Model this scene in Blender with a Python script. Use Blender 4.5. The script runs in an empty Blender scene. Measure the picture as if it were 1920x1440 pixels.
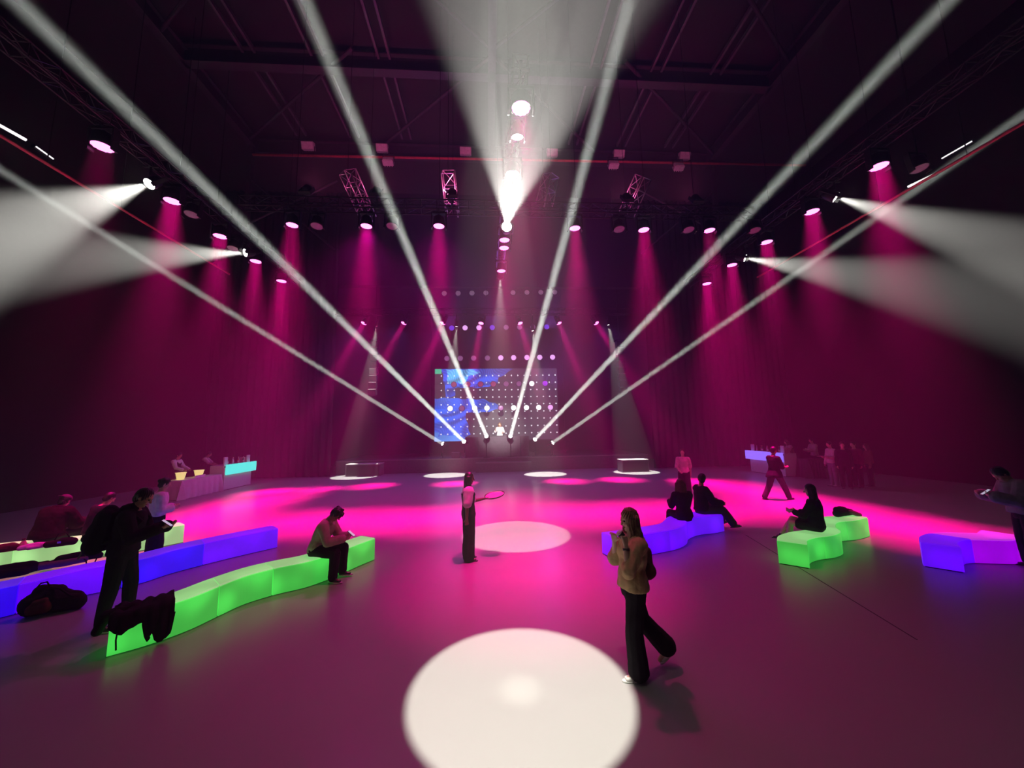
import bpy, bmesh, math, random
import numpy as np
from mathutils import Vector, Matrix, noise as mnoise

sc = bpy.context.scene
COL = sc.collection
PI = math.pi
random.seed(4)

# ---------------------------------------------------------------- camera
FPX = 693.0                      # focal length in pixels of the 1920x1440 frame
CAMZ = 2.5
VPX, VPY, TILT = 915.0, 807.0, 0.018
_h = Vector((1, TILT, 0)).normalized()
_d = Vector(((VPX - 960) / FPX, -(VPY - 720) / FPX, -1)).normalized()
_u = _h.cross(_d).normalized()
_x = _d.cross(_u).normalized()
cam_data = bpy.data.cameras.new('camera')
cam_data.sensor_width = 36.0
cam_data.lens = 36.0 * FPX / 1920.0
cam_data.clip_end = 200
cam = bpy.data.objects.new('camera', cam_data)
COL.objects.link(cam)
R3 = Matrix((_x, _d, _u))
cam.matrix_world = Matrix.Translation((0, 0, CAMZ)) @ R3.to_4x4()
sc.camera = cam

def ray(px, py):
    r = Vector(((px - 960) / FPX, -(py - 720) / FPX, -1))
    return Vector((_x.dot(r), _d.dot(r), _u.dot(r)))
def at(px, py, Y):               # point seen at a pixel, at depth Y in the hall
    r = ray(px, py)
    return Vector((0, 0, CAMZ)) + r * (Y / r.y)
def atz(px, py, z=0.0):          # point seen at a pixel, at height z
    r = ray(px, py)
    return Vector((0, 0, CAMZ)) + r * ((z - CAMZ) / r.z)

# ---------------------------------------------------------------- world: dark hall filled with thin haze
HAZE = 0.008
w = bpy.data.worlds.new('hall_air')
sc.world = w
w.use_nodes = True
wn = w.node_tree
wn.nodes.clear()
wo = wn.nodes.new('ShaderNodeOutputWorld')
bgn = wn.nodes.new('ShaderNodeBackground')
bgn.inputs['Color'].default_value = (0, 0, 0, 1)
bgn.inputs['Strength'].default_value = 0
vs = wn.nodes.new('ShaderNodeVolumeScatter')
vs.inputs['Color'].default_value = (1, 1, 1, 1)
vs.inputs['Density'].default_value = HAZE
vs.inputs['Anisotropy'].default_value = 0.25
wn.links.new(bgn.outputs[0], wo.inputs['Surface'])
wn.links.new(vs.outputs[0], wo.inputs['Volume'])

# ---------------------------------------------------------------- exposure, sampling quality
sc.view_settings.view_transform = 'Standard'
sc.view_settings.look = 'None'
sc.view_settings.gamma = 1.0
sc.view_settings.use_curve_mapping = False
sc.view_settings.exposure = 0.0
sc.cycles.use_denoising = True
sc.cycles.max_bounces = 5
sc.cycles.diffuse_bounces = 3
sc.cycles.glossy_bounces = 3
sc.cycles.transmission_bounces = 4
sc.cycles.volume_bounces = 0
sc.cycles.transparent_max_bounces = 8
sc.cycles.sample_clamp_indirect = 4.0
sc.cycles.caustics_reflective = False
sc.cycles.caustics_refractive = False

# lamp powers (watt)
P_PINK, P_WIDE, P_STG, P_BEAM = 155, 220, 80, 92
P_UP, P_DOWN, P_DJ, P_SIDE, P_STGW, P_FORE = 40000, 4600, 19000, 36000, 13000, 11000

# ---------------------------------------------------------------- materials
MATS = {}
def mat(name, col, rough=0.6, metal=0.0, emit=None, strength=0.0, var=0.15, scale=8.0, bump=0.0, spec=0.5, sample=True, alpha=None, sheen=0.0):
    if name in MATS: return MATS[name]
    m = bpy.data.materials.new(name)
    m.use_nodes = True
    nt = m.node_tree
    b = nt.nodes['Principled BSDF']
    b.inputs['Roughness'].default_value = rough
    b.inputs['Metallic'].default_value = metal
    b.inputs['Specular IOR Level'].default_value = spec
    if sheen: b.inputs['Sheen Weight'].default_value = sheen
    tc = nt.nodes.new('ShaderNodeTexCoord')
    nz = nt.nodes.new('ShaderNodeTexNoise')
    nz.inputs['Scale'].default_value = scale
    nz.inputs['Detail'].default_value = 4
    nt.links.new(tc.outputs['Object'], nz.inputs['Vector'])
    rp = nt.nodes.new('ShaderNodeValToRGB')
    rp.color_ramp.elements[0].position = 0.3
    rp.color_ramp.elements[1].position = 0.7
    rp.color_ramp.elements[0].color = tuple(c * (1 - var) for c in col) + (1,)
    rp.color_ramp.elements[1].color = tuple(min(1, c * (1 + var)) for c in col) + (1,)
    nt.links.new(nz.outputs['Fac'], rp.inputs['Fac'])
    nt.links.new(rp.outputs['Color'], b.inputs['Base Color'])
    if bump:
        bp = nt.nodes.new('ShaderNodeBump')
        bp.inputs['Strength'].default_value = bump
        bp.inputs['Distance'].default_value = 0.02
        nt.links.new(nz.outputs['Fac'], bp.inputs['Height'])
        nt.links.new(bp.outputs['Normal'], b.inputs['Normal'])
    if emit:
        b.inputs['Emission Color'].default_value = tuple(emit) + (1,)
        b.inputs['Emission Strength'].default_value = strength
        if not sample: m.cycles.emission_sampling = 'NONE'
    if alpha is not None:
        b.inputs['Alpha'].default_value = alpha
    MATS[name] = m
    return m

# ---------------------------------------------------------------- mesh helpers
def obj(name, bm, m, parent=None, smooth=False):
    if isinstance(bm, bmesh.types.BMesh):
        me = bpy.data.meshes.new(name)
        bmesh.ops.recalc_face_normals(bm, faces=bm.faces)
        bm.to_mesh(me); bm.free()
    else:
        me = bm
    if smooth:
        me.polygons.foreach_set('use_smooth', [True] * len(me.polygons))
    if m is not None and not me.materials: me.materials.append(m)
    o = bpy.data.objects.new(name, me)
    COL.objects.link(o)
    if parent: o.parent = parent
    return o
def empty(name, loc=(0, 0, 0), rz=0.0):
    o = bpy.data.objects.new(name, None)
    COL.objects.link(o)
    o.empty_display_size = 0.1
    o.location = loc; o.rotation_euler = (0, 0, rz)
    return o
def tag(o, label, cat, group=None, kind=None):
    o['label'] = label; o['category'] = cat
    if group: o['group'] = group
    if kind: o['kind'] = kind
    return o
def thing(name, label, cat, loc=(0, 0, 0), rz=0.0, group=None):
    return tag(empty(name, loc, rz), label, cat, group)
def struct(name, bm, m, smooth=False):
    o = obj(name, bm, m, None, smooth)
    o['kind'] = 'structure'
    return o
def copy_tree(o, parent=None):
    c = o.copy(); COL.objects.link(c)
    if parent: c.parent = parent
    for ch in list(o.children):
        copy_tree(ch, c)
    return c

def box(bm, c, s, rot=None, bev=0.0):
    r = bmesh.ops.create_cube(bm, size=1.0)
    vs_ = r['verts']
    for v in vs_: v.co = Vector((v.co.x * s[0], v.co.y * s[1], v.co.z * s[2]))
    if bev:
        es = list({e for v in vs_ for e in v.link_edges})
        rb = bmesh.ops.bevel(bm, geom=es, offset=bev, segments=2, profile=0.5, affect='EDGES')
        vs_ = list({v for f in rb['faces'] for v in f.verts} | {v for v in vs_ if v.is_valid})
    M = Matrix.Translation(c) @ (rot.to_4x4() if rot is not None else Matrix.Identity(4))
    for v in vs_: v.co = M @ v.co
    return vs_
def frame_of(d):
    d = Vector(d).normalized()
    a = Vector((0, 0, 1)) if abs(d.z) < 0.9 else Vector((1, 0, 0))
    x = d.cross(a).normalized()
    y = d.cross(x).normalized()
    return x, y, d
def ring(bm, c, ax, ay, n=12):
    return [bm.verts.new(c + ax * math.cos(2 * PI * i / n) + ay * math.sin(2 * PI * i / n)) for i in range(n)]
def bridge(bm, r0, r1):
    n = len(r0)
    for i in range(n):
        bm.faces.new((r0[i], r0[(i + 1) % n], r1[(i + 1) % n], r1[i]))
def loft(bm, rings, n=12, cap=True):
    """rings: (centre, axis_x * rx, axis_y * ry)"""
    rs = [ring(bm, Vector(c), Vector(a), Vector(b), n) for c, a, b in rings]
    for a, b in zip(rs, rs[1:]): bridge(bm, a, b)
    if cap:
        bm.faces.new(list(reversed(rs[0]))); bm.faces.new(rs[-1])
    return rs
def tube(bm, pts, rad, n=8, cap=True):
    pts = [Vector(p) for p in pts]
    rs = rad if isinstance(rad, (list, tuple)) else [rad] * len(pts)
    rings = []
    x = None
    for i, p in enumerate(pts):
        d = (pts[min(i + 1, len(pts) - 1)] - pts[max(i - 1, 0)])
        if d.length < 1e-9: d = Vector((0, 0, 1))
        d.normalize()
        if x is None: x = frame_of(d)[0]
        x = (x - d * x.dot(d))
        if x.length < 1e-6: x = frame_of(d)[0]
        x.normalize()
        y = d.cross(x)
        rings.append((p, x * rs[i], y * rs[i]))
    return loft(bm, rings, n, cap)
def cyl(bm, a, b, r, n=16, r2=None):
    return tube(bm, [a, b], [r, r if r2 is None else r2], n)
def ball(bm, c, r, seg=12, rot=None):
    if not isinstance(r, (tuple, list)): r = (r, r, r)
    q = bmesh.ops.create_uvsphere(bm, u_segments=seg, v_segments=max(6, seg // 2 + 2), radius=1.0)
    M = Matrix.Translation(c) @ (rot.to_4x4() if rot is not None else Matrix.Identity(4)) @ Matrix.Diagonal((r[0], r[1], r[2], 1))
    for v in q['verts']: v.co = M @ v.co
    return q['verts']
def lathe(bm, prof, n=20, c=(0, 0, 0)):
    """prof: (radius, z)"""
    c = Vector(c)
    rs = [ring(bm, c + Vector((0, 0, z)), Vector((r, 0, 0)), Vector((0, r, 0)), n) for r, z in prof]
    for a, b in zip(rs, rs[1:]): bridge(bm, a, b)
    bm.faces.new(list(reversed(rs[0]))); bm.faces.new(rs[-1])
ORD = ['first', 'second', 'third', 'fourth', 'fifth', 'sixth', 'seventh', 'eighth', 'ninth', 'tenth']

# common materials
M_BLACK = mat('black_metal', (0.010, 0.010, 0.011), 0.45, 0.3)
M_STEEL = mat('truss_aluminium', (0.35, 0.35, 0.37), 0.4, 0.8)
M_DARKSTEEL = mat('dark_roof_steel', (0.05, 0.05, 0.055), 0.6, 0.3)
M_REDPIPE = mat('red_sprinkler_pipe', (0.55, 0.07, 0.10), 0.45)
# ================================================================= the hall
FLOOR = mat('polished_floor', (0.30, 0.29, 0.29), 0.34, spec=0.45, var=0.03, scale=0.6)
def floor_detail(m):
    nt = m.node_tree; b = nt.nodes['Principled BSDF']
    tc = nt.nodes.new('ShaderNodeTexCoord')
    n2 = nt.nodes.new('ShaderNodeTexNoise'); n2.inputs['Scale'].default_value = .9; n2.inputs['Detail'].default_value = 2
    nt.links.new(tc.outputs['Object'], n2.inputs['Vector'])
    mr = nt.nodes.new('ShaderNodeMapRange')
    mr.inputs['From Min'].default_value = 0.0; mr.inputs['From Max'].default_value = 1.0
    mr.inputs['To Min'].default_value = 0.29; mr.inputs['To Max'].default_value = 0.35
    for e, p in zip([n for n in nt.nodes if n.type == 'VALTORGB'][0].color_ramp.elements, (0, 1)): e.position = p
    nt.links.new(n2.outputs['Fac'], mr.inputs['Value'])
    nt.links.new(mr.outputs['Result'], b.inputs['Roughness'])
floor_detail(FLOOR)
CURT = mat('black_drape', (0.022, 0.020, 0.022), 0.9, spec=0.1, var=0.2, scale=3)
WALLM = mat('dark_wall_paint', (0.018, 0.017, 0.018), 0.85, spec=0.15)
CEILM = mat('dark_ceiling_paint', (0.03, 0.03, 0.032), 0.85, spec=0.2)
XL, XR, YB, YF, ZC = -16.5, 19.5, -9.0, 22.6, 17.8
SX0, SX1, YS, ZH = -9.2, 10.2, 29.5, 11.6        # stage recess
def slab(name, x0, x1, y0, y1, z0, z1, m):
    bm = bmesh.new()
    box(bm, ((x0 + x1) / 2, (y0 + y1) / 2, (z0 + z1) / 2), (x1 - x0, y1 - y0, z1 - z0))
    return struct(name, bm, m)
slab('floor', XL - .3, XR + .3, YB - .3, YS + .3, -0.2, 0.0, FLOOR)
slab('ceiling', XL - .3, XR + .3, YB - .3, YS + .3, ZC, ZC + .2, CEILM)
slab('wall_left', XL - .3, XL, YB, YS, 0, ZC, WALLM)
slab('wall_right', XR, XR + .3, YB, YS, 0, ZC, WALLM)
slab('wall_rear', XL, XR, YB - .3, YB, 0, ZC, WALLM)
slab('wall_stage', XL, XR, YS, YS + .3, 0, ZC, WALLM)
slab('wall_proscenium_header', SX0, SX1, YF, YF + .4, ZH, ZC, WALLM)
def curtain(name, p0, p1, z0, z1, amp=0.09, wl=0.42):
    p0 = Vector(p0); p1 = Vector(p1)
    d = (p1 - p0); L = d.length; d.normalize(); nrm = Vector((-d.y, d.x, 0))
    bm = bmesh.new(); n = int(L / 0.06); rows = []
    for zi in range(9):
        z = z0 + (z1 - z0) * zi / 8
        rows.append([bm.verts.new(p0 + d * (L * i / n) + nrm * (amp * math.sin(2 * PI * L * i / n / wl + 0.9 * math.sin(i * .05)) * (1 + .25 * math.sin(i * .31 + zi * .2))) + Vector((0, 0, z))) for i in range(n + 1)])
    for a, b in zip(rows, rows[1:]):
        for i in range(n): bm.faces.new((a[i], a[i + 1], b[i + 1], b[i]))
    me_o = obj(name, bm, CURT, None, True)
    sm = me_o.modifiers.new('thickness', 'SOLIDIFY'); sm.thickness = 0.01
    return me_o
c1 = curtain('stage_curtain', (XL + .1, YF, 0), (SX0, YF, 0), 0.02, ZC - .1); tag(c1, 'black pleated drape hanging left of the stage behind the cyan bar', 'curtain')
c2 = curtain('stage_curtain', (SX1, YF, 0), (XR - .1, YF, 0), 0.02, ZC - .1); tag(c2, 'black pleated drape hanging right of the stage behind the violet bar', 'curtain')
# roof steel: cross beams, longitudinal beams, purlins and diagonal braces
def ibeam(a, b, hgt=0.7, wid=0.35, t=0.05):
    a = Vector(a); b = Vector(b); d = (b - a); L = d.length; d.normalize()
    side = d.cross(Vector((0, 0, 1))).normalized()
    rot = Matrix((d, side, Vector((0, 0, 1)))).transposed()
    bm = bmesh.new(); c = (a + b) / 2
    box(bm, c + Vector((0, 0, hgt / 2)), (L, wid, t), rot)
    box(bm, c - Vector((0, 0, hgt / 2)), (L, wid, t), rot)
    box(bm, c, (L, t, hgt), rot)
    return bm
RZ = 17.1
for i, (y, nm) in enumerate([(18.1, 'farthest'), (13.4, 'middle'), (8.0, 'nearest')]):
    o = obj('roof_beam', ibeam((-11.6, y, RZ), (12.2, y, RZ)), M_DARKSTEEL); o['kind'] = 'structure'
for x in (-11.6, 12.2, 0.3):
    o = obj('roof_beam', ibeam((x, YB, RZ - .05), (x, 17.6, RZ - .05), 0.6, 0.3), M_DARKSTEEL); o['kind'] = 'structure'
for k, x in enumerate((-9.2, -6.6, -4.0, 4.6, 7.2, 9.8)):
    bm = bmesh.new()
    for dx in (-.22, .22): box(bm, (x + dx, 5.5, RZ + .30), (0.09, 24, 0.16))
    o = obj('roof_purlin', bm, mat('galvanised_purlin', (0.16, 0.16, 0.17), .5, .5)); o['kind'] = 'structure'
for k, (a, b) in enumerate([((-11.6, 17.4), (-5, 12.7)), ((12.2, 17.4), (5.6, 12.7)), ((-11.6, 12.4), (-5, 8.1)), ((12.2, 12.4), (5.6, 8.1)), ((-5, 17.4), (0.3, 12.7)), ((5.6, 17.4), (.3, 12.7)), ((-5, 8.1), (0.3, 12.5)), ((5.6, 8.1), (.3, 12.5))]):
    bm = bmesh.new(); cyl(bm, (a[0], a[1], RZ - .1), (b[0], b[1], RZ - .1), .07, 10)
    o = obj('roof_brace', bm, M_DARKSTEEL); o['kind'] = 'structure'
# hangers under the roof frame, and the braces of the end frame
for x in (-11.6, 12.2):
    bm = bmesh.new(); box(bm, (x, 17.6, RZ - 2.6), (.2, .2, 4.6)); o = obj('roof_hanger', bm, M_DARKSTEEL); o['kind'] = 'structure'
for a, b in (((-11.6, 15.0), (-7.4, 11.4)), ((12.2, 15.0), (8.0, 11.4)), ((-7.4, 15.0), (-11.6, 12.6)), ((8.0, 15.0), (12.2, 12.6))):
    bm = bmesh.new(); cyl(bm, (a[0], 17.6, a[1]), (b[0], 17.6, b[1]), .05, 8)
    o = obj('roof_brace', bm, M_DARKSTEEL); o['kind'] = 'structure'

# saw-cut joints in the floor
JOINT = mat('floor_joint', (.05, .045, .05), .7)
for nm, a, b in (('trim_1', (1398, 1003), (1720, 1200)),):
    p, q = atz(*a), atz(*b); d = (q - p).normalized(); n_ = Vector((-d.y, d.x, 0)) * .008
    bm = bmesh.new()
    lo = [bm.verts.new(v) for v in (p - n_, q - n_, q + n_, p + n_)]; hi = [bm.verts.new(v.co + Vector((0, 0, .002))) for v in lo]
    bm.faces.new(hi); bm.faces.new(lo[::-1])
    for i in range(4): bm.faces.new((lo[i], lo[(i + 1) % 4], hi[(i + 1) % 4], hi[i]))
    struct(nm, bm, JOINT)
# ================================================================= lamps
PINK = (1.0, 0.0, 0.28)
WHITE = (1.0, 0.98, 0.90)
COOL = (0.93, 1.0, 0.92)
def lens_mat(name, col, s):
    return mat(name, tuple(min(1, c * .5) for c in col), .3, emit=col, strength=s, sample=False)
LENS_PINK = lens_mat('lit_pink_lens', (1.0, 0.16, 0.62), 5.0)
LENS_WHITE = lens_mat('lit_white_lens', (1.0, 1.0, 0.92), 14.0)
LENS_OFF = mat('unlit_frosted_lens', (0.45, 0.42, 0.45), .25)

def aim_matrix(loc, target):
    d = (Vector(target) - Vector(loc)).normalized()
    return d.to_track_quat('-Z', 'Y')
def add_light(parent, kind, name, **kw):
    L = bpy.data.lights.new(name, kind)
    for k, v in kw.items(): setattr(L, k, v)
    o = bpy.data.objects.new(name, L); COL.objects.link(o)
    o.parent = parent
    return o
# a moving head: base on the truss, yoke, swivelling head with a lens; it points along its local -Z
def head_meshes(r, flower, length):
    y = bmesh.new()
    for s in (-1, 1): box(y, (s * r * 1.35, 0, length * .45), (r * .22, r * .8, length * 1.5), bev=.008)
    box(y, (0, 0, length * 1.25), (r * 2.9, r * .8, r * .3), bev=.008)
    h = bmesh.new()
    lathe(h, [(r * .55, length), (r * .95, length * .8), (r * 1.12, .04), (r * 1.12, -.01), (r * 1.02, -.012), (r * 1.02, .012)], 24)
    l = bmesh.new()
    n = 48
    top = [l.verts.new((r * (1 - (.09 * (1 - abs(math.cos(6 * t)))) if flower else r) * math.cos(t) if flower else r * math.cos(t),
                        r * (1 - (.09 * (1 - abs(math.cos(6 * t))))) * math.sin(t) if flower else r * math.sin(t), -.004)) for t in [2 * PI * i / n for i in range(n)]]
    bot = [l.verts.new(v.co + Vector((0, 0, .02))) for v in top]
    ctr = l.verts.new((0, 0, -.004 - r * .10)); ctr2 = l.verts.new((0, 0, .02))
    for i in range(n):
        j = (i + 1) % n
        l.faces.new((top[i], top[j], bot[j], bot[i])); l.faces.new((top[j], top[i], ctr)); l.faces.new((bot[i], bot[j], ctr2))
    return y, h, l
_HEADS = {}
def lamp(name, label, cat, loc, target, r, lensm, group, flower=False, length=None, drop=(.24, .52)):
    length = length or .34
    key = (round(r, 3), flower, lensm.name, round(length, 3))
    t = thing(name, label, cat, loc, 0, group)
    if drop is not None:
        d0, d1 = drop
        bm = bmesh.new(); cyl(bm, (0, 0, d0), (0, 0, d1), .022, 8); box(bm, (0, 0, d1 - .035), (.38, .06, .03)); box(bm, (0, 0, d1 - .035), (.06, .38, .03))
        o = obj('mounting_post', bm, M_BLACK, t); o.rotation_mode = 'QUATERNION'; o.rotation_quaternion = aim_matrix(loc, target).inverted()
    t.rotation_mode = 'QUATERNION'
    t.rotation_quaternion = aim_matrix(loc, target)
    if key not in _HEADS:
        y, h, l = head_meshes(r, flower, length)
        a = obj('yoke', y, M_BLACK, t); b = obj('housing', h, M_BLACK, t, True); c = obj('lens', l, lensm, t)
        _HEADS[key] = (a.data, b.data, c.data)
    else:
        for nm, me in zip(('yoke', 'housing', 'lens'), _HEADS[key]):
            obj(nm, me, None, t)
    return t
def pink_light(t, power, spread=24, r=.16, wide=0.0, wide_deg=80, col=PINK, wcol=(1.0, .0, .56)):
    a = add_light(t, 'AREA', 'wash_beam', shape='DISK', size=2 * r, energy=power, color=col, spread=math.radians(spread))
    a.location = (0, 0, -.06)
    if wide:
        s = add_light(t, 'SPOT', 'wash_field', energy=wide, color=wcol, spot_size=math.radians(wide_deg), spot_blend=1.0, shadow_soft_size=r)
        s.location = (0, 0, -.08)
def spot_light(t, power, deg, blend=.06, col=WHITE, r=.05):
    s = add_light(t, 'SPOT', 'spot_beam', energy=power, color=col, spot_size=math.radians(deg), spot_blend=blend, shadow_soft_size=r)
    s.location = (0, 0, -.08)
    return s
def beam_light(t, power, spread, r, col=COOL):
    a = add_light(t, 'AREA', 'search_beam', shape='DISK', size=2 * r, energy=power, color=col, spread=math.radians(spread))
    a.location = (0, 0, -.06)

RIG = 9.0
# --- pink wash lamps along the two side trusses, straight down
left_px = [(192, 275), (323, 377), (413, 443), (480, 490), (528, 527)]
right_px = [(1648, 312), (1522, 397), (1437, 454), (1372, 497), (1325, 532)]
for side, pxs in (('left', left_px), ('right', right_px)):
    for k, p in enumerate(pxs):
        q = atz(*p, RIG)
        lb = f'{ORD[k]} glowing pink wash light from the camera along the {side} side truss'
        t = lamp('wash_light', lb, 'stage light', q, q + Vector((0, 0, -1)), .19, LENS_PINK, f'pink wash lights on the {side} truss', True)
        f_ = .15 if (side, k) == ('left', 0) else 1
        pink_light(t, P_PINK * f_, 30, .19, P_WIDE * .2 * f_, 56)
# --- pink wash lamps of the cross truss
for k, p in enumerate([(548, 422), (687, 424), (823, 424), (1078, 428), (1207, 431), (1330, 432)]):
    q = atz(*p, RIG)
    t = lamp('wash_light', f'{ORD[k]} pink wash light from the left on the cross truss', 'stage light', q, q + Vector((0, 0, -1)), .17, LENS_PINK, 'pink wash lights on the cross truss', True)
    pink_light(t, P_PINK, 30, .17, P_WIDE * {1: 4.4, 2: 3.0}.get(k, .7), 112 if k in (1, 2) else 90)
# --- pink wash lamps along the centre line
CEN = [(977, 203, .19), (961, 328, .17), (946, 450, .17), (945, 465, .17), (940, 508, .17)]
for k, (px, py, r) in enumerate(CEN):
    q = atz(px, py, RIG)
    t = lamp('wash_light', f'{ORD[k]} pink wash light from the camera on the centre line truss', 'stage light', q, q + Vector((0, 0, -1)), r, LENS_PINK, 'pink wash lights on the centre truss', True, drop=(.24, .92))
    pink_light(t, P_PINK * (.5 if k == 0 else .3), 34, r, P_WIDE * (4.2 if k == 0 else .8), 84, wcol=(1, 0, .30))
# --- pink wash lamps of the stage truss, fanned out
STG = [(682, 606, 640, 680), (757, 606, 712, 690), (830, 606, 785, 710), (902, 606, 885, 710), (975, 606, 1003, 700), (1048, 606, 1085, 700), (1118, 606, 1155, 665)]
for k, (px, py, tx, ty) in enumerate(STG):
    q = at(px, py, 20.6); g = at(tx, ty, 19.7)
    t = lamp('wash_light', f'{ORD[k]} small pink tilted wash light from the left above the stage', 'stage light', q, g, .15, LENS_PINK, 'pink wash lights above the stage')
    pink_light(t, P_STG, 16, .15, 420, 105, wcol=(.55, .14, 1.0))  # added violet field under each pink lamp brightens the stage haze
# --- six white search beams rising from the stage
BEAMS = [((830, 832), (180, 430), 13.6), ((870, 828), (30, 0), 5.6), ((912, 818), (570, 0), 6.0), ((957, 818), (1180, 0), 6.0), ((1003, 824), (1780, 0), 5.6), ((1036, 830), (1920, 215), 10.0)]
BEAM_BASES = []
for k, (a, b, Y) in enumerate(BEAMS):
    q = at(*a, 23.56); g = at(*b, Y)
    BEAM_BASES.append(q)
    t = lamp('beam_light', f'{ORD[k]} beam light from the left throwing a narrow white shaft up from the stage', 'stage light', q, g, .12, LENS_WHITE, 'search beams on the stage', length=.26, drop=(-.1, (.87 - q.z)))
    beam_light(t, P_BEAM, .8, .11)
# --- white spots
def white_spot(label, q, g, r, power, deg, blend=.08, group=None, col=WHITE, drop=(.24, .52)):
    t = lamp('spotlight', label, 'stage light', q, g, r, LENS_WHITE, group, drop=drop)
    spot_light(t, power, deg, blend, col)
    return t
q = atz(950, 425, RIG); white_spot('dazzling white spotlight on the cross truss aimed out over the camera', q, at(1000, 0, 4.2), .16, P_UP, 25, .4)
q = atz(970, 257, RIG); white_spot('white centre spotlight shining down on the middle floor circle', q, atz(968, 1003, 0), .12, P_DOWN, 16.5, .10, drop=(.2, .92))
q = atz(938, 520, RIG); white_spot('small white spotlight at the far end of the centre truss aimed at the booth', q, at(937, 803, 25.0), .12, P_DJ, 22, 1.0, drop=(.2, .92))
for lb, a, g, deg in (('white spotlight nearest the camera on the left truss, beam fanning left', (280, 345), at(-40, 455, 7.0), 29),
                     ('white spotlight farther along the left truss, beam fanning left', (460, 474), at(0, 486, 9.0), 25),
                     ('white spotlight nearest the camera on the right truss, beam fanning right', (1567, 370), at(1920, 475, 7.4), 25),
                     ('white spotlight farther along the right truss, beam fanning right', (1397, 484), at(1920, 570, 9.0), 26)):
    q = atz(*a, RIG)
    white_spot(lb, q, g, .13, P_SIDE, deg, .75, 'white spots of the side trusses')
SYZ = at(902, 606, 20.6).z + .52
for k, (a, g) in enumerate([((706, 611), (665, 894)), ((856, 612), (836, 891)), ((999, 620), (1022, 889)), ((1141, 609), (1192, 885))]):
    q = at(*a, 20.6); g = atz(*g, 0)
    white_spot(f'{ORD[k]} narrow white spotlight from the left above the stage front', q, g, .07, P_STGW, 17, .12, 'white spots above the stage', drop=(.1, SYZ + .0 - q.z))
# the spot whose round pool lies in the foreground hangs high behind the top edge of the picture
q = Vector((0.35, 2.5, 9.6)); t = white_spot('white spotlight high above the foreground light circle', q, atz(976, 1293, 0), .16, P_FORE, 12.9, .06, None, (.97, 1.0, .84))
spot_light(t, 2600, 3.2, 1.0, (.97, 1.0, .84))  # extra narrow spot added to give the pool its hot centre
spot_light(t, 130, 34, 1.0, (1.0, .92, .72))
# ================================================================= trusses, pipes and unlit fittings overhead
def lattice(a, b, s, up=Vector((0, 0, 1)), r=.022, rl=.011, step=.5):
    a = Vector(a); b = Vector(b); d = (b - a); L = d.length; d.normalize()
    side = d.cross(up).normalized(); up2 = side.cross(d).normalized()
    cs = [side * (i * s / 2) + up2 * (j * s / 2) for i, j in ((-1, -1), (1, -1), (1, 1), (-1, 1))]
    chords = []
    for c in cs:
        bm = bmesh.new(); cyl(bm, a + c, b + c, r, 8); chords.append(bm)
    lace = bmesh.new(); n = max(1, int(L / step))
    for k in range(n):
        p = a + d * (L * k / n); q = a + d * (L * (k + 1) / n)
        for f in range(4):
            c0, c1 = cs[f], cs[(f + 1) % 4]
            cyl(lace, p + (c0 if k % 2 else c1), q + (c1 if k % 2 else c0), rl, 5)
            cyl(lace, p + c0, p + c1, rl, 5)
    return chords, lace
def truss(label, a, b, s=.32, chains=(), m=None, step=.5, group=None, top=None):
    t = thing('lighting_truss', label, 'truss', (0, 0, 0), 0, group)
    m = m or M_BLACKTRUSS
    ch, la = lattice(a, b, s, step=step)
    for c in ch: obj('chord', c, m, t, True)
    obj('lacing', la, m, t)
    for p in chains:
        bm = bmesh.new(); cyl(bm, p, (p[0], p[1], top or ZC - .02), .008, 6); obj('hoist_chain', bm, M_BLACK, t)
    return t
M_BLACKTRUSS = mat('black_truss_tube', (0.035, 0.032, 0.036), .45, .5)
TZ = RIG + .66
LA, LB = atz(192, 275, RIG), atz(528, 527, RIG)
RA, RB = atz(1648, 312, RIG), atz(1325, 532, RIG)
def ext(a, b, y):
    k = (y - a.y) / (b.y - a.y); p = a + (b - a) * k; return (p.x, y, TZ)
truss('long black box truss along the left carrying pink wash lights', ext(LA, LB, 2), ext(LA, LB, 17.3), chains=[ext(LA, LB, y) for y in (4, 10.5, 16)])
truss('long black box truss along the right carrying pink wash lights', ext(RA, RB, 2), ext(RA, RB, 17.3), chains=[ext(RA, RB, y) for y in (4, 10.5, 16)])
CY = atz(690, 424, RIG).y
CYR = atz(1330, 432, RIG).y
truss('black cross truss spanning the hall with a row of pink wash lights', (-7.6, CY - .06, TZ), (9.0, CYR + .06, TZ), chains=[(-6, CY, TZ), (-1.5, CY, TZ), (3, CY, TZ), (7, CYR, TZ)])
truss('black truss down the middle of the hall carrying the centre lights', (atz(977, 203, RIG).x + .02, 6.7, TZ + .38), (atz(940, 508, RIG).x, 16.6, TZ + .38), chains=[(.55, 7.6, TZ + .5), (.5, 14, TZ + .5)], s=.30)
SY = at(902, 606, 20.6)
truss('black truss above the stage front with fanned pink lights', (-8.4, 20.6, SY.z + .62), (8.6, 20.6, SY.z + .72), chains=[(-6, 20.6, SY.z + .6), (0, 20.6, SY.z + .6), (6, 20.6, SY.z + .6)])
M_ALU = mat('bare_aluminium_truss', (0.5, 0.48, 0.5), .35, .85)
for k, (px0, py0, px1, py1) in enumerate([(652, 322, 692, 412), (840, 322, 849, 404), (1033, 330, 1020, 384), (1206, 332, 1174, 402)]):
    a = atz(px0, py0, 11.2); b = atz(px1, py1, 10.3)
    truss(f'{ORD[k]} short bare lattice truss from the left above the cross truss', a, b, .42, m=M_ALU, step=.36, group='short lattice trusses', chains=[a, b])
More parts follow.
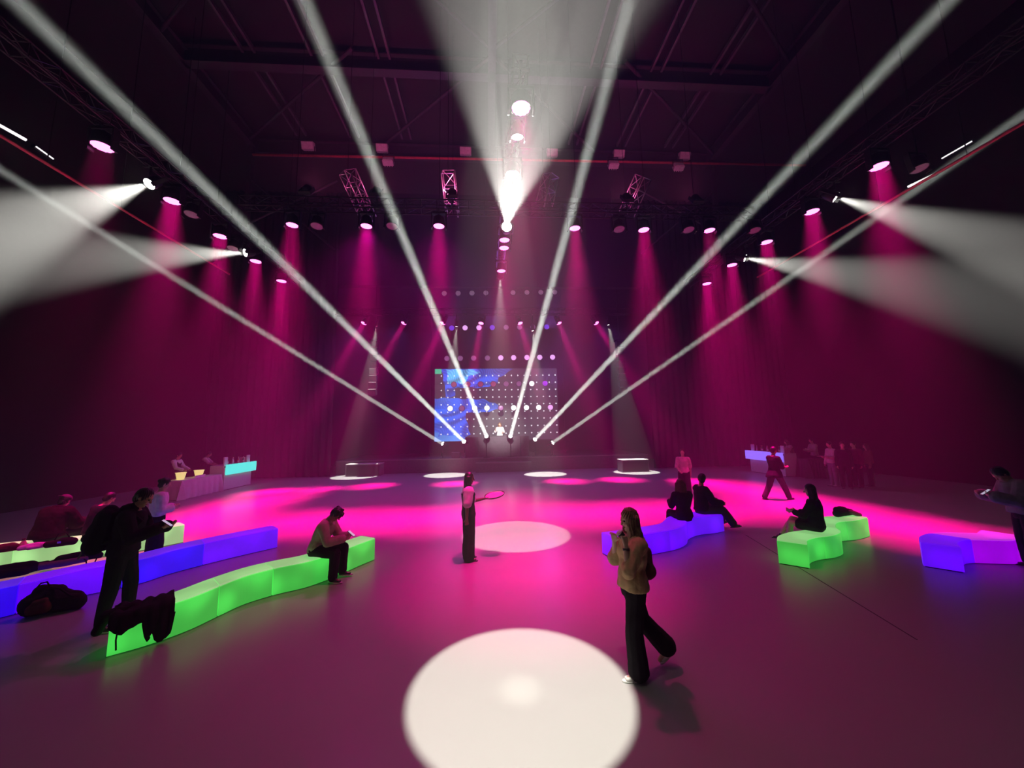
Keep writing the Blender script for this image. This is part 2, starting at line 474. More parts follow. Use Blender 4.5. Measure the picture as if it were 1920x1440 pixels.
# red sprinkler pipes
def pipe(label, pts, r, m):
    bm = bmesh.new(); tube(bm, pts, r, 10)
    return tag(obj('sprinkler_pipe', bm, m, None, True), label, 'pipe')
PA, PB = at(474, 290, 17.3), at(1510, 310, 17.3)
pipe('red sprinkler pipe running straight across under the roof', [PA, PB], .06, M_REDPIPE)
def onwall(px, py, x):
    r = ray(px, py); return Vector((0, 0, CAMZ)) + r * (x / r.x)
wl0, wl1 = onwall(0, 254, -10.6), onwall(430, 514, -10.6)
pipe('red sprinkler pipe along the left side, outside the pink lamps', [wl0 + (wl0 - wl1) * .6, wl1], .038, M_REDPIPE)
wr0, wr1 = onwall(1920, 230, 11.8), onwall(1420, 520, 11.8)
pipe('red sprinkler pipe along the right side, outside the pink lamps', [wr0 + (wr0 - wr1) * .6, wr1], .038, M_REDPIPE)
for q0, q1, nm in ((wl0, wl1, 0), (wr0, wr1, 1)):
    pip = [o for o in bpy.data.objects if o.name.startswith('sprinkler_pipe')][1 + nm]
    for k in range(4):
        p = q0.lerp(q1, .12 + .25 * k); bm = bmesh.new(); cyl(bm, p, (p.x, p.y, ZC - .02), .012, 6); obj('hanger_rod', bm, M_BLACK, pip)
# pale louvred fittings on the cross pipe
FLOODC = mat('pale_floodlight_case', (0.62, 0.55, 0.58), .5)
FLOODG = mat('pale_floodlight_glass', (0.85, 0.75, 0.8), .3)
def flood(label, p, tilt, s=1.0, below=False):
    t = thing('floodlight', label, 'floodlight', p, 0, 'floodlights on the cross pipe')
    rot = Matrix.Rotation(math.radians(tilt), 3, 'X')
    bm = bmesh.new(); box(bm, (0, 0, 0), (.58 * s, .26, .36 * s), rot, .02)
    for k in range(4): box(bm, rot @ Vector((-.2 * s + .13 * s * k, .15, 0)), (.03, .06, .34 * s), rot)
    obj('case', bm, FLOODC, t)
    bm = bmesh.new(); box(bm, rot @ Vector((0, -.14, 0)), (.5 * s, .02, .28 * s), rot)
    obj('glass', bm, FLOODG, t)
    bm = bmesh.new()
    dz = .42 if below else -.42
    for sx in (-1, 1): box(bm, (sx * .3 * s, 0.02, dz / 2), (.02, .05, abs(dz)))
    box(bm, (0, .02, dz), (.64 * s, .05, .03)); obj('bracket', bm, M_BLACK, t)
for k, (px, py) in enumerate([(578, 274), (717, 278), (873, 284), (1035, 287), (1160, 289), (1283, 293)]):
    flood(f'{ORD[k]} pale floodlight from the left standing on the red cross pipe', at(px, py, 17.3), 20)
for k, (px, py) in enumerate([(728, 303), (1150, 309), (1272, 313)]):
    flood(f'{ORD[k]} floodlight from the left hanging under the red cross pipe', at(px, py, 17.2), -25, .9, True)
# unlit lamps between the pink ones
for k, (px, py) in enumerate([(359, 402), (437, 466), (594, 424), (735, 424), (1161, 430), (1291, 431), (1415, 432), (1724, 316)]):
    q = atz(px, py, RIG)
    where = ['nearest the camera on the left truss', 'farther along the left truss', 'far left on the cross truss', 'second from the left on the cross truss', 'third from the left on the cross truss', 'fourth from the left on the cross truss', 'far right on the cross truss', 'nearest the camera on the right truss'][k]
    lamp('spotlight', 'unlit round grey lamp ' + where, 'stage light', q, q + Vector((0, -.15, -1)), .17, LENS_OFF, 'unlit lamps overhead', drop=(.24, ZC - RIG + .01) if k == 7 else (.24, .52))
for k, (px, py) in enumerate([(575, 402), (706, 398), (848, 396), (1176, 408), (1305, 405)]):
    q = at(px, py, CY); q.z = TZ + .55
    mh = lamp('moving_head', f'{ORD[k]} dark unlit moving head from the left above the cross truss lamps', 'stage light', q, q + Vector((.0, .62, .78)), .13, LENS_OFF, 'dark moving heads on the cross truss', length=.26, drop=(-.12, -.47))
    # added pink spot hidden in each dark head brightens the roof steel
    u = add_light(mh, 'SPOT', 'added_roof_glow', energy=330, color=(1.0, .12, .40), spot_size=math.radians(110), spot_blend=1.0, shadow_soft_size=.1); u.location = (0, 0, -.08)
# strip lights on the side walls
M_STRIP = mat('lit_white_tube', (.9, .9, .9), .3, emit=(1, .93, .97), strength=1.6, sample=False)
for lb, a, b, X in (('bright white strip light high on the left wall nearest the camera', (-40, 213), (48, 262), XL + .3), ('second white strip light along the left wall', (68, 275), (100, 298), XL + .3),
                    ('bright white strip light high on the right wall', (1703, 350), (1752, 327), XR - .3), ('thin white strip light on the right wall nearest the camera', (1766, 297), (1822, 265), XR - .3)):
    p, q = onwall(*a, X), onwall(*b, X)
    t = thing('strip_light', lb, 'strip light', (0, 0, 0), 0, 'wall strip lights')
    bm = bmesh.new(); cyl(bm, p, q, .05 if 'bright' in lb else .025, 10); obj('tube', bm, M_STRIP, t)
    off = Vector((-.12 if X < 0 else .12, 0, .03)); bm = bmesh.new(); cyl(bm, p + off, q + off, .09, 6); obj('fitting', bm, M_BLACK, t)
    bm = bmesh.new()
    for f_ in (.2, .8):
        c_ = p.lerp(q, f_) + off; cyl(bm, c_, (XL if X < 0 else XR, c_.y, c_.z), .015, 6)
    obj('bracket', bm, M_BLACK, t)

# ================================================================= stage
STG_M = mat('stage_black_skirt', (0.10, 0.085, 0.10), .7, spec=.2)
STG_T = mat('stage_deck', (0.16, 0.15, 0.16), .5)
STG_P = mat('booth_grey_panel', (0.11, 0.09, 0.11), .6, spec=.3)
def deck(label, x0, x1, y0, y1, z):
    t = thing('stage_platform', label, 'stage', ((x0 + x1) / 2, y0, 0))
    bm = bmesh.new(); box(bm, (0, (y1 - y0) / 2, (z - .06) / 2), (x1 - x0, y1 - y0, z - .06)); obj('skirt', bm, STG_M, t)
    bm = bmesh.new(); box(bm, (0, (y1 - y0) / 2, z - .03), (x1 - x0 + .04, y1 - y0 + .04, .06)); obj('deck', bm, STG_T, t)
    return t
def X(px, Y): return (px - VPX) / FPX * Y
deck('low black stage platform filling the stage opening', SX0 + .05, SX1 - .05, 23.35, 29.3, .82)
deck('wide step in front of the stage booth', -.75, 2.6, 22.75, 23.3, .58)
t = thing('stage_box', 'small black box standing on the left wing of the stage', 'box', (X(856, 24), 24.0, .82))
bm = bmesh.new(); box(bm, (0, 0, .16), (.52, .4, .32), bev=.01); obj('case', bm, STG_M, t)
bm = bmesh.new(); box(bm, (0, 0, .33), (.54, .42, .02)); obj('lid', bm, STG_T, t)
# booth
t = thing('dj_booth', 'tall grey panelled booth at the middle of the stage', 'booth', (0, 0, 0))
bx0, bx1 = X(897, 24), X(975, 24)
bm = bmesh.new(); box(bm, ((bx0 + bx1) / 2, 24.0, (.82 + 2.1) / 2), (bx1 - bx0, .1, 1.28)); obj('front_panel', bm, STG_P, t)
bm = bmesh.new(); box(bm, ((bx0 + bx1) / 2, 24.37, 2.02), (bx1 - bx0, .7, .06)); obj('counter', bm, STG_T, t)
for s, (a, b) in enumerate(((873, 896), (976, 991))):
    bm = bmesh.new(); box(bm, ((X(a, 24) + X(b, 24)) / 2, 24.35, (.82 + 2.08) / 2), (X(b, 24) - X(a, 24), .7, 1.26)); obj('side_block', bm, STG_M, t)
t = thing('dj_mixer', 'low mixing desk on top of the stage booth', 'mixer', ((bx0 + bx1) / 2 - .1, 24.4, 2.05))
bm = bmesh.new(); box(bm, (0, 0, .05), (1.6, .4, .1), bev=.01); obj('body', bm, M_BLACK, t)
for sx in (-.5, .5):
    bm = bmesh.new(); lathe(bm, [(.14, .1), (.14, .115)], 18, (sx, 0, 0)); obj('platter', bm, M_STEEL, t, True)
# low boxes on the floor discs
for nm, a, b, yb in (('left', 648, 708, 894), ('right', 1168, 1222, 886)):
    p = atz(a, yb, 0); q = atz(b, yb, 0)
    wd = (q - p).length
    t = thing('speaker_box', f'low black speaker box with a lit top on the {nm} light disc', 'speaker', ((p.x + q.x) / 2, p.y + .4, 0))
    bm = bmesh.new(); box(bm, (0, 0, .34), (wd, .8, .66), bev=.015); obj('cabinet', bm, STG_M, t)
    bm = bmesh.new(); box(bm, (0, -.405, .34), (wd - .1, .02, .56)); obj('grille', bm, M_BLACK, t)
    bm = bmesh.new(); box(bm, (0, 0, .685), (wd + .02, .82, .03)); obj('lid', bm, mat('lit_look_box_top', (.55, .52, .5), .5), t)  # pale colour puts the spot's light on the box top
# hanging line arrays either side of the stage
for nm, px, y0, y1 in (('left', 703, 640, 742), ('right', 1161, 640, 738)):
    top = at(px, y0, 21.6); bot = at(px, y1, 21.6); n = 8
    t = thing('line_array', f'slim curved column of hanging loudspeakers {nm} of the stage', 'loudspeaker', (top.x, 21.6, 0))
    for k in range(n):
        z = top.z + (bot.z - top.z) * (k + .5) / n; hgt = (top.z - bot.z) / n * .92
        rot = Matrix.Rotation(math.radians(2.5 * k), 3, 'X')
        bm = bmesh.new(); box(bm, (0, -.012 * k * k * .3, z), (.42, .36, hgt), rot, .015); obj('speaker_module', bm, M_BLACK, t)
    bm = bmesh.new(); cyl(bm, (0, 0, top.z), (0, 0, ZC - .02), .02, 6); box(bm, (0, 0, top.z + .04), (.5, .5, .06)); obj('flying_frame', bm, M_BLACK, t)

# ---- LED screen with its picture (blue folds) and a lattice of bright pixels
YL = 26.0
sx0, sx1 = at(815, 760, YL).x, at(1046, 760, YL).x
sz0, sz1 = at(815, 828, YL).z, at(815, 692, YL).z
def led_screen():
    NX, NY = 414, 244
    u = (np.arange(NX) + .5) / NX; v = (np.arange(NY) + .5) / NY
    U, V = np.meshgrid(u, v)                      # v from the top
    cx = 210 + U * 1380; cy = 192 + V * 813
    rgb = np.zeros((NY, NX, 3)); rgb[:] = (.05, .035, .06)  # mauve grey base: dim picture with haze glare put into it
    def poly(pts, wob=6):
        x = cx + wob * np.sin(cy * .05 + cx * .013); y = cy + wob * np.sin(cx * .043 + 1)
        ins = np.zeros(cx.shape, bool); n = len(pts)
        for i in range(n):
            x0, y0 = pts[i]; x1, y1 = pts[(i + 1) % n]
            if y0 == y1: continue
            c = ((y0 > y) != (y1 > y)) & (x < (x1 - x0) * (y - y0) / (y1 - y0) + x0)
            ins ^= c
        return ins
    fold = np.sin(cx * .021 + cy * .034 + 2.2 * np.sin(cy * .017) + 1.7 * np.sin(cx * .011)) * .5 + .5
    fine = np.sin(cx * .09 - cy * .06 + 3 * np.sin(cx * .02 + cy * .013))
    crease = np.exp(-(fine ** 2) * 14)
    def paint(m, c, fo=.35, cr=.0, hi=None, a=1.0):
        k = (1 - fo + fo * 2 * fold)[..., None] * np.array(c)
        if hi is not None: k = k + (cr * crease)[..., None] * np.array(hi)
        al = a * m.astype(float)
        rgb[:] = rgb * (1 - al[..., None]) + k * al[..., None]
    paint(cx < 320, (.055, .05, .06), .1)
    fade = np.clip((1120 - cx) / 300, 0, 1)
    A = poly([(283, 180), (1100, 180), (1000, 262), (930, 290), (905, 365), (740, 412), (530, 402), (430, 418), (440, 450), (350, 515), (322, 515), (330, 470), (296, 262)])
    paint(A, (.012, .09, .72), .5, .8, (.04, .2, .5), fade)
    paint(poly([(345, 405), (440, 405), (430, 500), (350, 520)]), (.01, .06, .5), .5, .2, (.05, .15, .6))
    B = poly([(200, 525), (420, 528), (760, 545), (880, 592), (950, 650), (760, 690), (545, 695), (600, 940), (540, 962), (540, 1020), (200, 1020)])
    paint(B, (.006, .115, .78), .42, .7, (.03, .14, .4), np.clip((1040 - cx) / 160, 0, 1))
    paint(poly([(200, 528), (420, 520), (320, 575), (200, 625)]), (.02, .16, .8), .6, .3, (.1, .3, .6))
    C = poly([(340, 198), (640, 200), (725, 235), (590, 280), (520, 372), (430, 345), (355, 360)])
    paint(C, (.04, .38, .85), .45, .55, (.25, .8, .9))
    paint(poly([(205, 890), (255, 905), (250, 950), (400, 935), (540, 960), (540, 1020), (205, 1020)], 10), (.06, .28, .85), .3, .15, (.2, .4, .5))
    paint(poly([(200, 190), (285, 190), (285, 247), (200, 247)], 0), (.02, .55, .30), .05)
    xs = 283 + 71.5 * np.arange(19); ys = 272 + 82 * np.arange(9)
    dx = np.abs(((cx - 283 + 35.75) % 71.5) - 35.75); dy = np.abs(((cy - 272 + 41) % 82) - 41)
    ok = (cx > 260) & (cx < 1590) & (cy > 245) & (cy < 960)
    plus = ok & (((dx < 8.5) & (dy < 3.4)) | ((dx < 3.4) & (dy < 8.5)) | ((dx < 5) & (dy < 5)))
    rgb[plus] = (.9, .95, 1.0)
    bm_v = []; me = bpy.data.meshes.new('screen')
    gx = np.linspace(sx0, sx1, NX + 1); gz = np.linspace(sz1, sz0, NY + 1)
    GX, GZ = np.meshgrid(gx, gz)
    co = np.stack([GX, np.full_like(GX, 0.0), GZ], -1).reshape(-1, 3)
    idx = np.arange((NX + 1) * (NY + 1)).reshape(NY + 1, NX + 1)
    quads = np.stack([idx[1:, :-1], idx[1:, 1:], idx[:-1, 1:], idx[:-1, :-1]], -1).reshape(-1, 4)
    me.vertices.add(len(co)); me.vertices.foreach_set('co', co.ravel())
    me.loops.add(quads.size); me.loops.foreach_set('vertex_index', quads.ravel().astype(np.int32))
    me.polygons.add(len(quads)); me.polygons.foreach_set('loop_start', np.arange(0, quads.size, 4, dtype=np.int32)); me.polygons.foreach_set('loop_total', np.full(len(quads), 4, np.int32))
    me.update()
    ca = me.color_attributes.new('picture', 'FLOAT_COLOR', 'CORNER')
    col = np.concatenate([rgb.reshape(-1, 3), np.ones((NX * NY, 1))], 1)
    ca.data.foreach_set('color', np.repeat(col, 4, 0).ravel())
    m = bpy.data.materials.new('led_picture'); m.use_nodes = True; nt = m.node_tree; b = nt.nodes['Principled BSDF']
    b.inputs['Base Color'].default_value = (.02, .02, .02, 1); b.inputs['Roughness'].default_value = .4
    at_ = nt.nodes.new('ShaderNodeAttribute'); at_.attribute_name = 'picture'
    nt.links.new(at_.outputs['Color'], b.inputs['Emission Color']); b.inputs['Emission Strength'].default_value = 1.05
    m.cycles.emission_sampling = 'FRONT'
    t = thing('led_screen', 'large screen behind the stage showing blue folds under a lattice of white dots', 'screen', (0, YL, 0))
    obj('display', me, m, t)
    bm = bmesh.new(); box(bm, ((sx0 + sx1) / 2, .12, (sz0 + sz1) / 2), (sx1 - sx0 + .05, .2, sz1 - sz0 + .05)); obj('cabinet', bm, M_BLACK, t)
    bm = bmesh.new()
    for x in np.linspace(sx0 + .5, sx1 - .5, 4): box(bm, (x, .3, (sz1 + .82) / 2), (.12, .12, sz1 - .82))
    obj('support_frame', bm, M_BLACK, t)
led_screen()
# the picture's own emission carries the glow thrown on stage and floor
# ---- five rows of round lamps on a ladder frame in front of the screen
YM = 25.3
def round_lens(nm, c, s): return mat(nm, tuple(min(1, x * .6) for x in c), .3, emit=c, strength=s, sample=False)
RL = {'w': round_lens('round_lamp_white', (1, .96, 1), 1.6), 'l': round_lens('round_lamp_lilac', (.85, .42, .95), 1.1), 'v': round_lens('round_lamp_violet', (.16, .05, .75), .9),
      'p': round_lens('round_lamp_purple', (.35, .02, .65), .9), 'd': round_lens('round_lamp_dim', (.36, .16, .38), .5), 'r': round_lens('round_lamp_dim_red', (.5, .09, .25), .5), 'o': mat('round_lamp_off_glow', (.6, .5, .6), .4, emit=(.4, .3, .42), strength=.22, sample=False)}  # unlit lenses have a faint glow put into their emission
ROWS = [('top row', 549, [833, 859, 885, 911, 962, 988, 1014, 1040], 'oooooooo'),
        ('second row from the top', 614, [847, 872, 898, 923, 949, 974, 999, 1025], 'vllvdddv'),
        ('middle row', 671, [838, 863, 888, 914, 939, 963, 988, 1012, 1036], 'ddddlllll'),
        ('fourth row from the top', 720, [851, 877, 901, 925, 949, 973, 997, 1022], 'rrrrddwp'),
        ('bottom row', 765, [844, 866, 890, 913, 939, 963, 987, 1010, 1032], 'wdwwdwwwl')]
CN = {'w': 'white', 'l': 'lilac', 'v': 'violet', 'p': 'purple', 'd': 'dim mauve', 'r': 'dim reddish', 'o': 'unlit'}
fr = thing('lamp_frame', 'thin dark ladder frame carrying rows of round lamps before the screen', 'frame', (0, YM, 0))
zt = at(833, 540, YM).z
for px in (806, 1057):
    bm = bmesh.new(); box(bm, (at(px, 700, YM).x, .16, (zt + .82) / 2), (.045, .045, zt - .82)); obj('upright', bm, M_BLACK, fr)
ROUND = None
for rn, py, xs, cols in ROWS:
    a, b = at(806, py, YM), at(1057, py, YM)
    bm = bmesh.new(); cyl(bm, (a.x, .16, a.z), (b.x, .16, b.z), .006, 6); obj('crossbar', bm, M_BLACK, fr)
    for k, (px, c) in enumerate(zip(xs, cols)):
        p = at(px, py - .012 * (px - 930), YM); p.y = YM
        t = thing('round_lamp', f'{CN[c]} round stage lamp, {ORD[k]} from the left in the {rn}', 'stage light', p, 0, 'round lamps before the screen')
        if ROUND is None:
            h = bmesh.new(); rs = []
            for r, y in [(.10, .14), (.20, .06), (.205, 0), (.185, -.004)]: rs.append(ring(h, Vector((0, y, 0)), Vector((r, 0, 0)), Vector((0, 0, r)), 20))
            for x_, y_ in zip(rs, rs[1:]): bridge(h, x_, y_)
            h.faces.new(rs[0]); h.faces.new(rs[-1])
            l = bmesh.new(); rs = []
            for r, y in [(.18, -.006), (.15, -.03), (.06, -.045)]: rs.append(ring(l, Vector((0, y, 0)), Vector((r, 0, 0)), Vector((0, 0, r)), 20))
            for x_, y_ in zip(rs, rs[1:]): bridge(l, x_, y_)
            l.faces.new(rs[0]); l.faces.new(rs[-1])
            o1 = obj('housing', h, M_BLACK, t, True); o2 = obj('lens', l, None, t, True); ROUND = (o1.data, o2.data)
            o2.data.materials.append(RL[c])
            first = o2
        else:
            obj('housing', ROUND[0], None, t); o2 = obj('lens', ROUND[1], None, t)
        if (rn[:3], k) in (('sec', 0), ('sec', 3), ('sec', 7), ('fou', 7)):
            u = add_light(t, 'SPOT', 'violet_wash', energy=1000, color=(.42, .12, 1.0), spot_size=math.radians(64), spot_blend=1.0, shadow_soft_size=.18)
            u.location = (0, -.08, 0); u.rotation_mode = 'QUATERNION'; u.rotation_quaternion = Vector((0, -1, .14)).to_track_quat('-Z', 'Y')
        o2.material_slots[0].link = 'OBJECT'; o2.material_slots[0].material = RL[c]
# ================================================================= glowing serpentine benches
def bench_mat(name, side, s, hot=.5):
    m = bpy.data.materials.new(name); m.use_nodes = True; nt = m.node_tree; b = nt.nodes['Principled BSDF']
    b.inputs['Base Color'].default_value = tuple(.12 + .3 * c for c in side) + (1,); b.inputs['Roughness'].default_value = .45
    tc = nt.nodes.new('ShaderNodeTexCoord')
    # the lamps inside show through the plastic as soft brighter patches
    vo = nt.nodes.new('ShaderNodeTexVoronoi'); vo.inputs['Scale'].default_value = 2.3; vo.feature = 'SMOOTH_F1'; vo.inputs['Smoothness'].default_value = .6
    nt.links.new(tc.outputs['Object'], vo.inputs['Vector'])
    mr = nt.nodes.new('ShaderNodeMapRange'); mr.interpolation_type = 'SMOOTHSTEP'
    mr.inputs['From Min'].default_value = .1; mr.inputs['From Max'].default_value = .6
    mr.inputs['To Min'].default_value = s * (1 + hot); mr.inputs['To Max'].default_value = s * (1 - hot * .3)
    nt.links.new(vo.outputs['Distance'], mr.inputs['Value'])
    b.inputs['Emission Color'].default_value = tuple(side) + (1,)
    nt.links.new(mr.outputs['Result'], b.inputs['Emission Strength'])
    return m
BM = {'green': (bench_mat('bench_glow_green', (.05, .58, .065), .85), bench_mat('bench_top_green', (.26, .70, .22), .80, .2)),  # tops paler: room light from above put into their colours
      'pale': (bench_mat('bench_glow_lime', (.34, .72, .25), .85), bench_mat('bench_top_lime', (.70, .80, .42), .9, .2)),
      'blue': (bench_mat('bench_glow_blue', (.03, .0, 1.0), .85, .3), bench_mat('bench_top_blue', (.10, .02, .95), .7, .2)),
      'violet': (bench_mat('bench_glow_violet', (.125, .0, 1.0), .9, .3), bench_mat('bench_top_violet', (.17, .004, 1.0), .8, .2)),
      'magenta': (bench_mat('bench_glow_magenta', (.45, .0, 1.0), .75, .3), bench_mat('bench_top_magenta', (.62, .05, .9), .7, .2))}
def resample(pts, n):
    """Catmull-Rom through pts, n+1 points evenly along it"""
    P = [Vector((p[0], p[1], 0)) for p in pts]
    P = [P[0] * 2 - P[1]] + P + [P[-1] * 2 - P[-2]]
    out = []
    for i in range(1, len(P) - 2):
        for k in range(24):
            t = k / 24
            a, b, c, d = P[i - 1], P[i], P[i + 1], P[i + 2]
            out.append(.5 * ((2 * b) + (c - a) * t + (2 * a - 5 * b + 4 * c - d) * t * t + (3 * b - a - 3 * c + d) * t ** 3))
    out.append(P[-2])
    L = [0]
    for a, b in zip(out, out[1:]): L.append(L[-1] + (b - a).length)
    res = []
    for k in range(n + 1):
        s = L[-1] * k / n; j = 0
        while j < len(L) - 2 and L[j + 1] < s: j += 1
        res.append(out[j].lerp(out[j + 1], (s - L[j]) / max(1e-9, L[j + 1] - L[j])))
    return res
def bench(front, back, cuts, colours, labels, group, H=.46):
    """front and back edge curves on the floor; cuts are fractions along the length where one module ends"""
    N = 96
    F, B = resample(front, N), resample(back, N)
    ks = [0] + [round(c * N) for c in cuts] + [N]
    for m, (k0, k1) in enumerate(zip(ks, ks[1:])):
        c = (F[(k0 + k1) // 2] + B[(k0 + k1) // 2]) / 2
        t = thing('bench_module', labels[m], 'bench', c, 0, group)
        sec = []; topsec = []
        for k in range(k0, k1 + 1):
            f, b = F[k] - c, B[k] - c
            ax = (F[min(k + 1, N)] - F[max(k - 1, 0)]).normalized()
            sh = Vector((0, 0, 0))
            if k == k0: sh = ax * .006
            if k == k1: sh = ax * -.006
            if k == k0 or k == k1: pass
            d = (b - f).normalized()
            e = .018
            sec.append([f + sh + Vector((0, 0, .012)), f + sh + Vector((0, 0, H - .03)), f + d * .008 + sh + Vector((0, 0, H - .022)), b - d * .008 + sh + Vector((0, 0, H - .022)), b + sh + Vector((0, 0, H - .03)), b + sh + Vector((0, 0, .012))])
            topsec.append([f + d * .010 + sh + Vector((0, 0, H - .020)), f + d * .002 + sh + Vector((0, 0, H - .012)), f + d * .03 + sh + Vector((0, 0, H)), b - d * .03 + sh + Vector((0, 0, H)), b - d * .002 + sh + Vector((0, 0, H - .012)), b - d * .010 + sh + Vector((0, 0, H - .020))])
        for nm, ss, mm in (('shell', sec, BM[colours[m]][0]), ('seat_top', topsec, BM[colours[m]][1])):
            bm = bmesh.new()
            rs = [[bm.verts.new(p) for p in s] for s in ss]
            n = len(rs[0])
            for r0, r1 in zip(rs, rs[1:]):
                for i in range(n): bm.faces.new((r0[i], r0[(i + 1) % n], r1[(i + 1) % n], r1[i]))
            bm.faces.new(rs[0]); bm.faces.new(list(reversed(rs[-1])))
            o = obj(nm, bm, mm, t)
        bm = bmesh.new()
        rs = [[bm.verts.new(p) for p in (F[k] - c + (B[k] - F[k]).normalized() * .02, B[k] - c - (B[k] - F[k]).normalized() * .02)] for k in range(k0, k1 + 1)]
        lo = [[bm.verts.new(v.co + Vector((0, 0, .014))) for v in r] for r in rs]
        for i in range(len(rs) - 1):
            bm.faces.new((rs[i][0], rs[i][1], rs[i + 1][1], rs[i + 1][0])); bm.faces.new((lo[i][0], lo[i][1], lo[i + 1][1], lo[i + 1][0]))
            for j in (0, 1): bm.faces.new((rs[i][j], rs[i + 1][j], lo[i + 1][j], lo[i][j]))
        obj('foot_plate', bm, M_BLACK, t)
    return F, B
def pf(*pts): return [atz(x, y, 0) for x, y in pts]
def pt(*pts): return [atz(x, y, .46) for x, y in pts]
def offset(front, w_):
    """the rail w_ behind the front one, on the side away from the camera"""
    F = resample(front, 48); out = []
    sgn = 1
    for k, p in enumerate(F):
        ax = (F[min(k + 1, 48)] - F[max(k - 1, 0)]).normalized()
        out.append(p + Vector((-ax.y, ax.x, 0)) * sgn * w_)
    return out[::4]
HB = .42
def serp(front, cuts, colours, labels, group, w_=.42):
    return bench(front, offset(front, w_), cuts, colours, labels, group, HB)
GF = [(-4.38, 4.86), (-4.11, 5.07), (-3.88, 5.38), (-3.75, 5.75), (-3.62, 6.08), (-3.35, 6.36), (-2.97, 6.62), (-2.67, 7.05), (-2.45, 7.5), (-2.26, 7.84)]
FG, FGB = serp(GF, (.29, .49, .76), ['green'] * 4,
     ['glowing green bench module nearest the camera with a black jacket draped over it', 'glowing green bench module next to the one under the draped jacket', 'glowing green bench module on which the person in the tan jacket sits', 'glowing green bench module at the far end beyond the person in the tan jacket'], 'front left green serpentine bench')
PF = [(-7.6, 5.35), (-7.1, 5.75), (-6.72, 6.2), (-6.48, 6.62), (-6.24, 6.83), (-5.95, 7.1), (-5.78, 7.55), (-5.37, 8.14), (-5.02, 8.55), (-4.69, 8.91)]
FP, FPB = serp(PF, (.24, .47, .72), ['blue', 'violet', 'blue', 'violet'],
     ['blue glowing bench module at the left edge under a black coat', 'violet glowing bench module behind the black rucksack on the floor', 'deep blue glowing bench module right behind the standing man with the backpack', 'violet glowing bench module at the free end of the left blue bench'], 'left blue and violet serpentine bench')
LF = [(-10.6, 7.75), (-9.9, 8.0), (-9.2, 8.28), (-8.6, 8.5), (-8.05, 8.75), (-7.55, 9.15), (-7.2, 9.6)]
FL, FLB = serp(LF, (.34, .68), ['pale'] * 3,
     ['pale lime glowing bench module at the left edge with clothes on top', 'pale lime glowing bench module under the hunched person in maroon', 'pale lime glowing bench module beside the woman in the white shirt'], 'back left lime serpentine bench')
VF = [(2.39, 7.22), (2.85, 7.35), (3.35, 7.52), (3.85, 7.72), (4.2, 8.0), (4.45, 8.35), (4.85, 8.62), (5.3, 8.72), (5.62, 8.86)]
FV, FVB = serp(VF, (.36, .62), ['violet'] * 3,
     ['violet glowing bench module behind the walking woman in the tan top', 'violet glowing bench module under the seated long-haired woman in black', 'violet glowing bench module at the far right end beneath the seated man'], 'right violet serpentine bench', .46)
RF = [(5.58, 6.45), (5.80, 6.68), (6.12, 6.82), (6.5, 6.9), (6.86, 7.1), (7.1, 7.45), (7.5, 7.78), (7.95, 7.86), (8.46, 8.05)]
FR_, FRB = serp(RF, (.24, .5, .77), ['green'] * 4,
     ['green glowing bench module with its square end facing the camera', 'green glowing bench module under the seated woman in the black dress', 'green glowing bench module under the dark jacket', 'green glowing bench module at the far right end of its row'], 'right green serpentine bench', .44)
MF = [(7.89, 5.99), (8.15, 6.22), (8.5, 6.36), (8.85, 6.30), (9.25, 6.24), (9.7, 6.45)]
serp(MF, (.42,), ['violet', 'magenta'],
     ['blue violet glowing bench module with its square end showing near the right edge', 'magenta glowing bench module beside the standing man at the right edge'], 'bench at the right edge', .46)

# ================================================================= the two bars
WHITEP = mat('white_bar_laminate', (.72, .70, .72), .4, var=.03)
CLOTH = mat('pale_tablecloth', (.70, .68, .70), .8, var=.05)
def glow(nm, c, s): return mat(nm, tuple(x * .6 for x in c), .35, emit=c, strength=s)
def bar(nm, label, x, y0, y1, face, gm):
    """front face in the plane x, running from y0 to y1, facing +x (face=1) or -x (face=-1)"""
    t = thing('bar_counter', label, 'bar', (x, (y0 + y1) / 2, 0)); L = y1 - y0; D = .62
    def b(c, s, bev=.01):
        bm = bmesh.new(); box(bm, (c[0] * face, c[1], c[2]), s, bev=bev); return bm
    obj('front_panel', b((-.02, 0, .52), (.04, L, 1.0)), WHITEP, t)
    for sy in (-1, 1): obj('side_panel', b((-D / 2 - .04, sy * (L / 2 - .02), .55), (D - .02, .04, 1.06)), WHITEP, t)
    obj('counter', b((-D / 2 - .02, 0, 1.1), (D, L, .04)), WHITEP, t)
    obj('glow_panel', b((.06, .12, .92), (.10, L + .18, .46), .015), gm, t)
    for sy in (-1, 1): obj('post', b((-.10, sy * (L / 2 - .16), 1.30), (.06, .22, .38)), WHITEP, t)
    obj('plinth', b((-.06, 0, .02), (.04, L - .1, .04)), M_BLACK, t)
    return t
bar('left', 'white bar counter on the left with a glowing cyan front panel', -12.02, 18.05, 20.0, 1, glow('glow_cyan', (.03, .80, .68), 1.15))
bar('right', 'white bar counter on the right with a glowing blue violet front panel', 14.4, 17.45, 19.85, -1, glow('glow_periwinkle', (.24, .16, 1.0), 1.1))
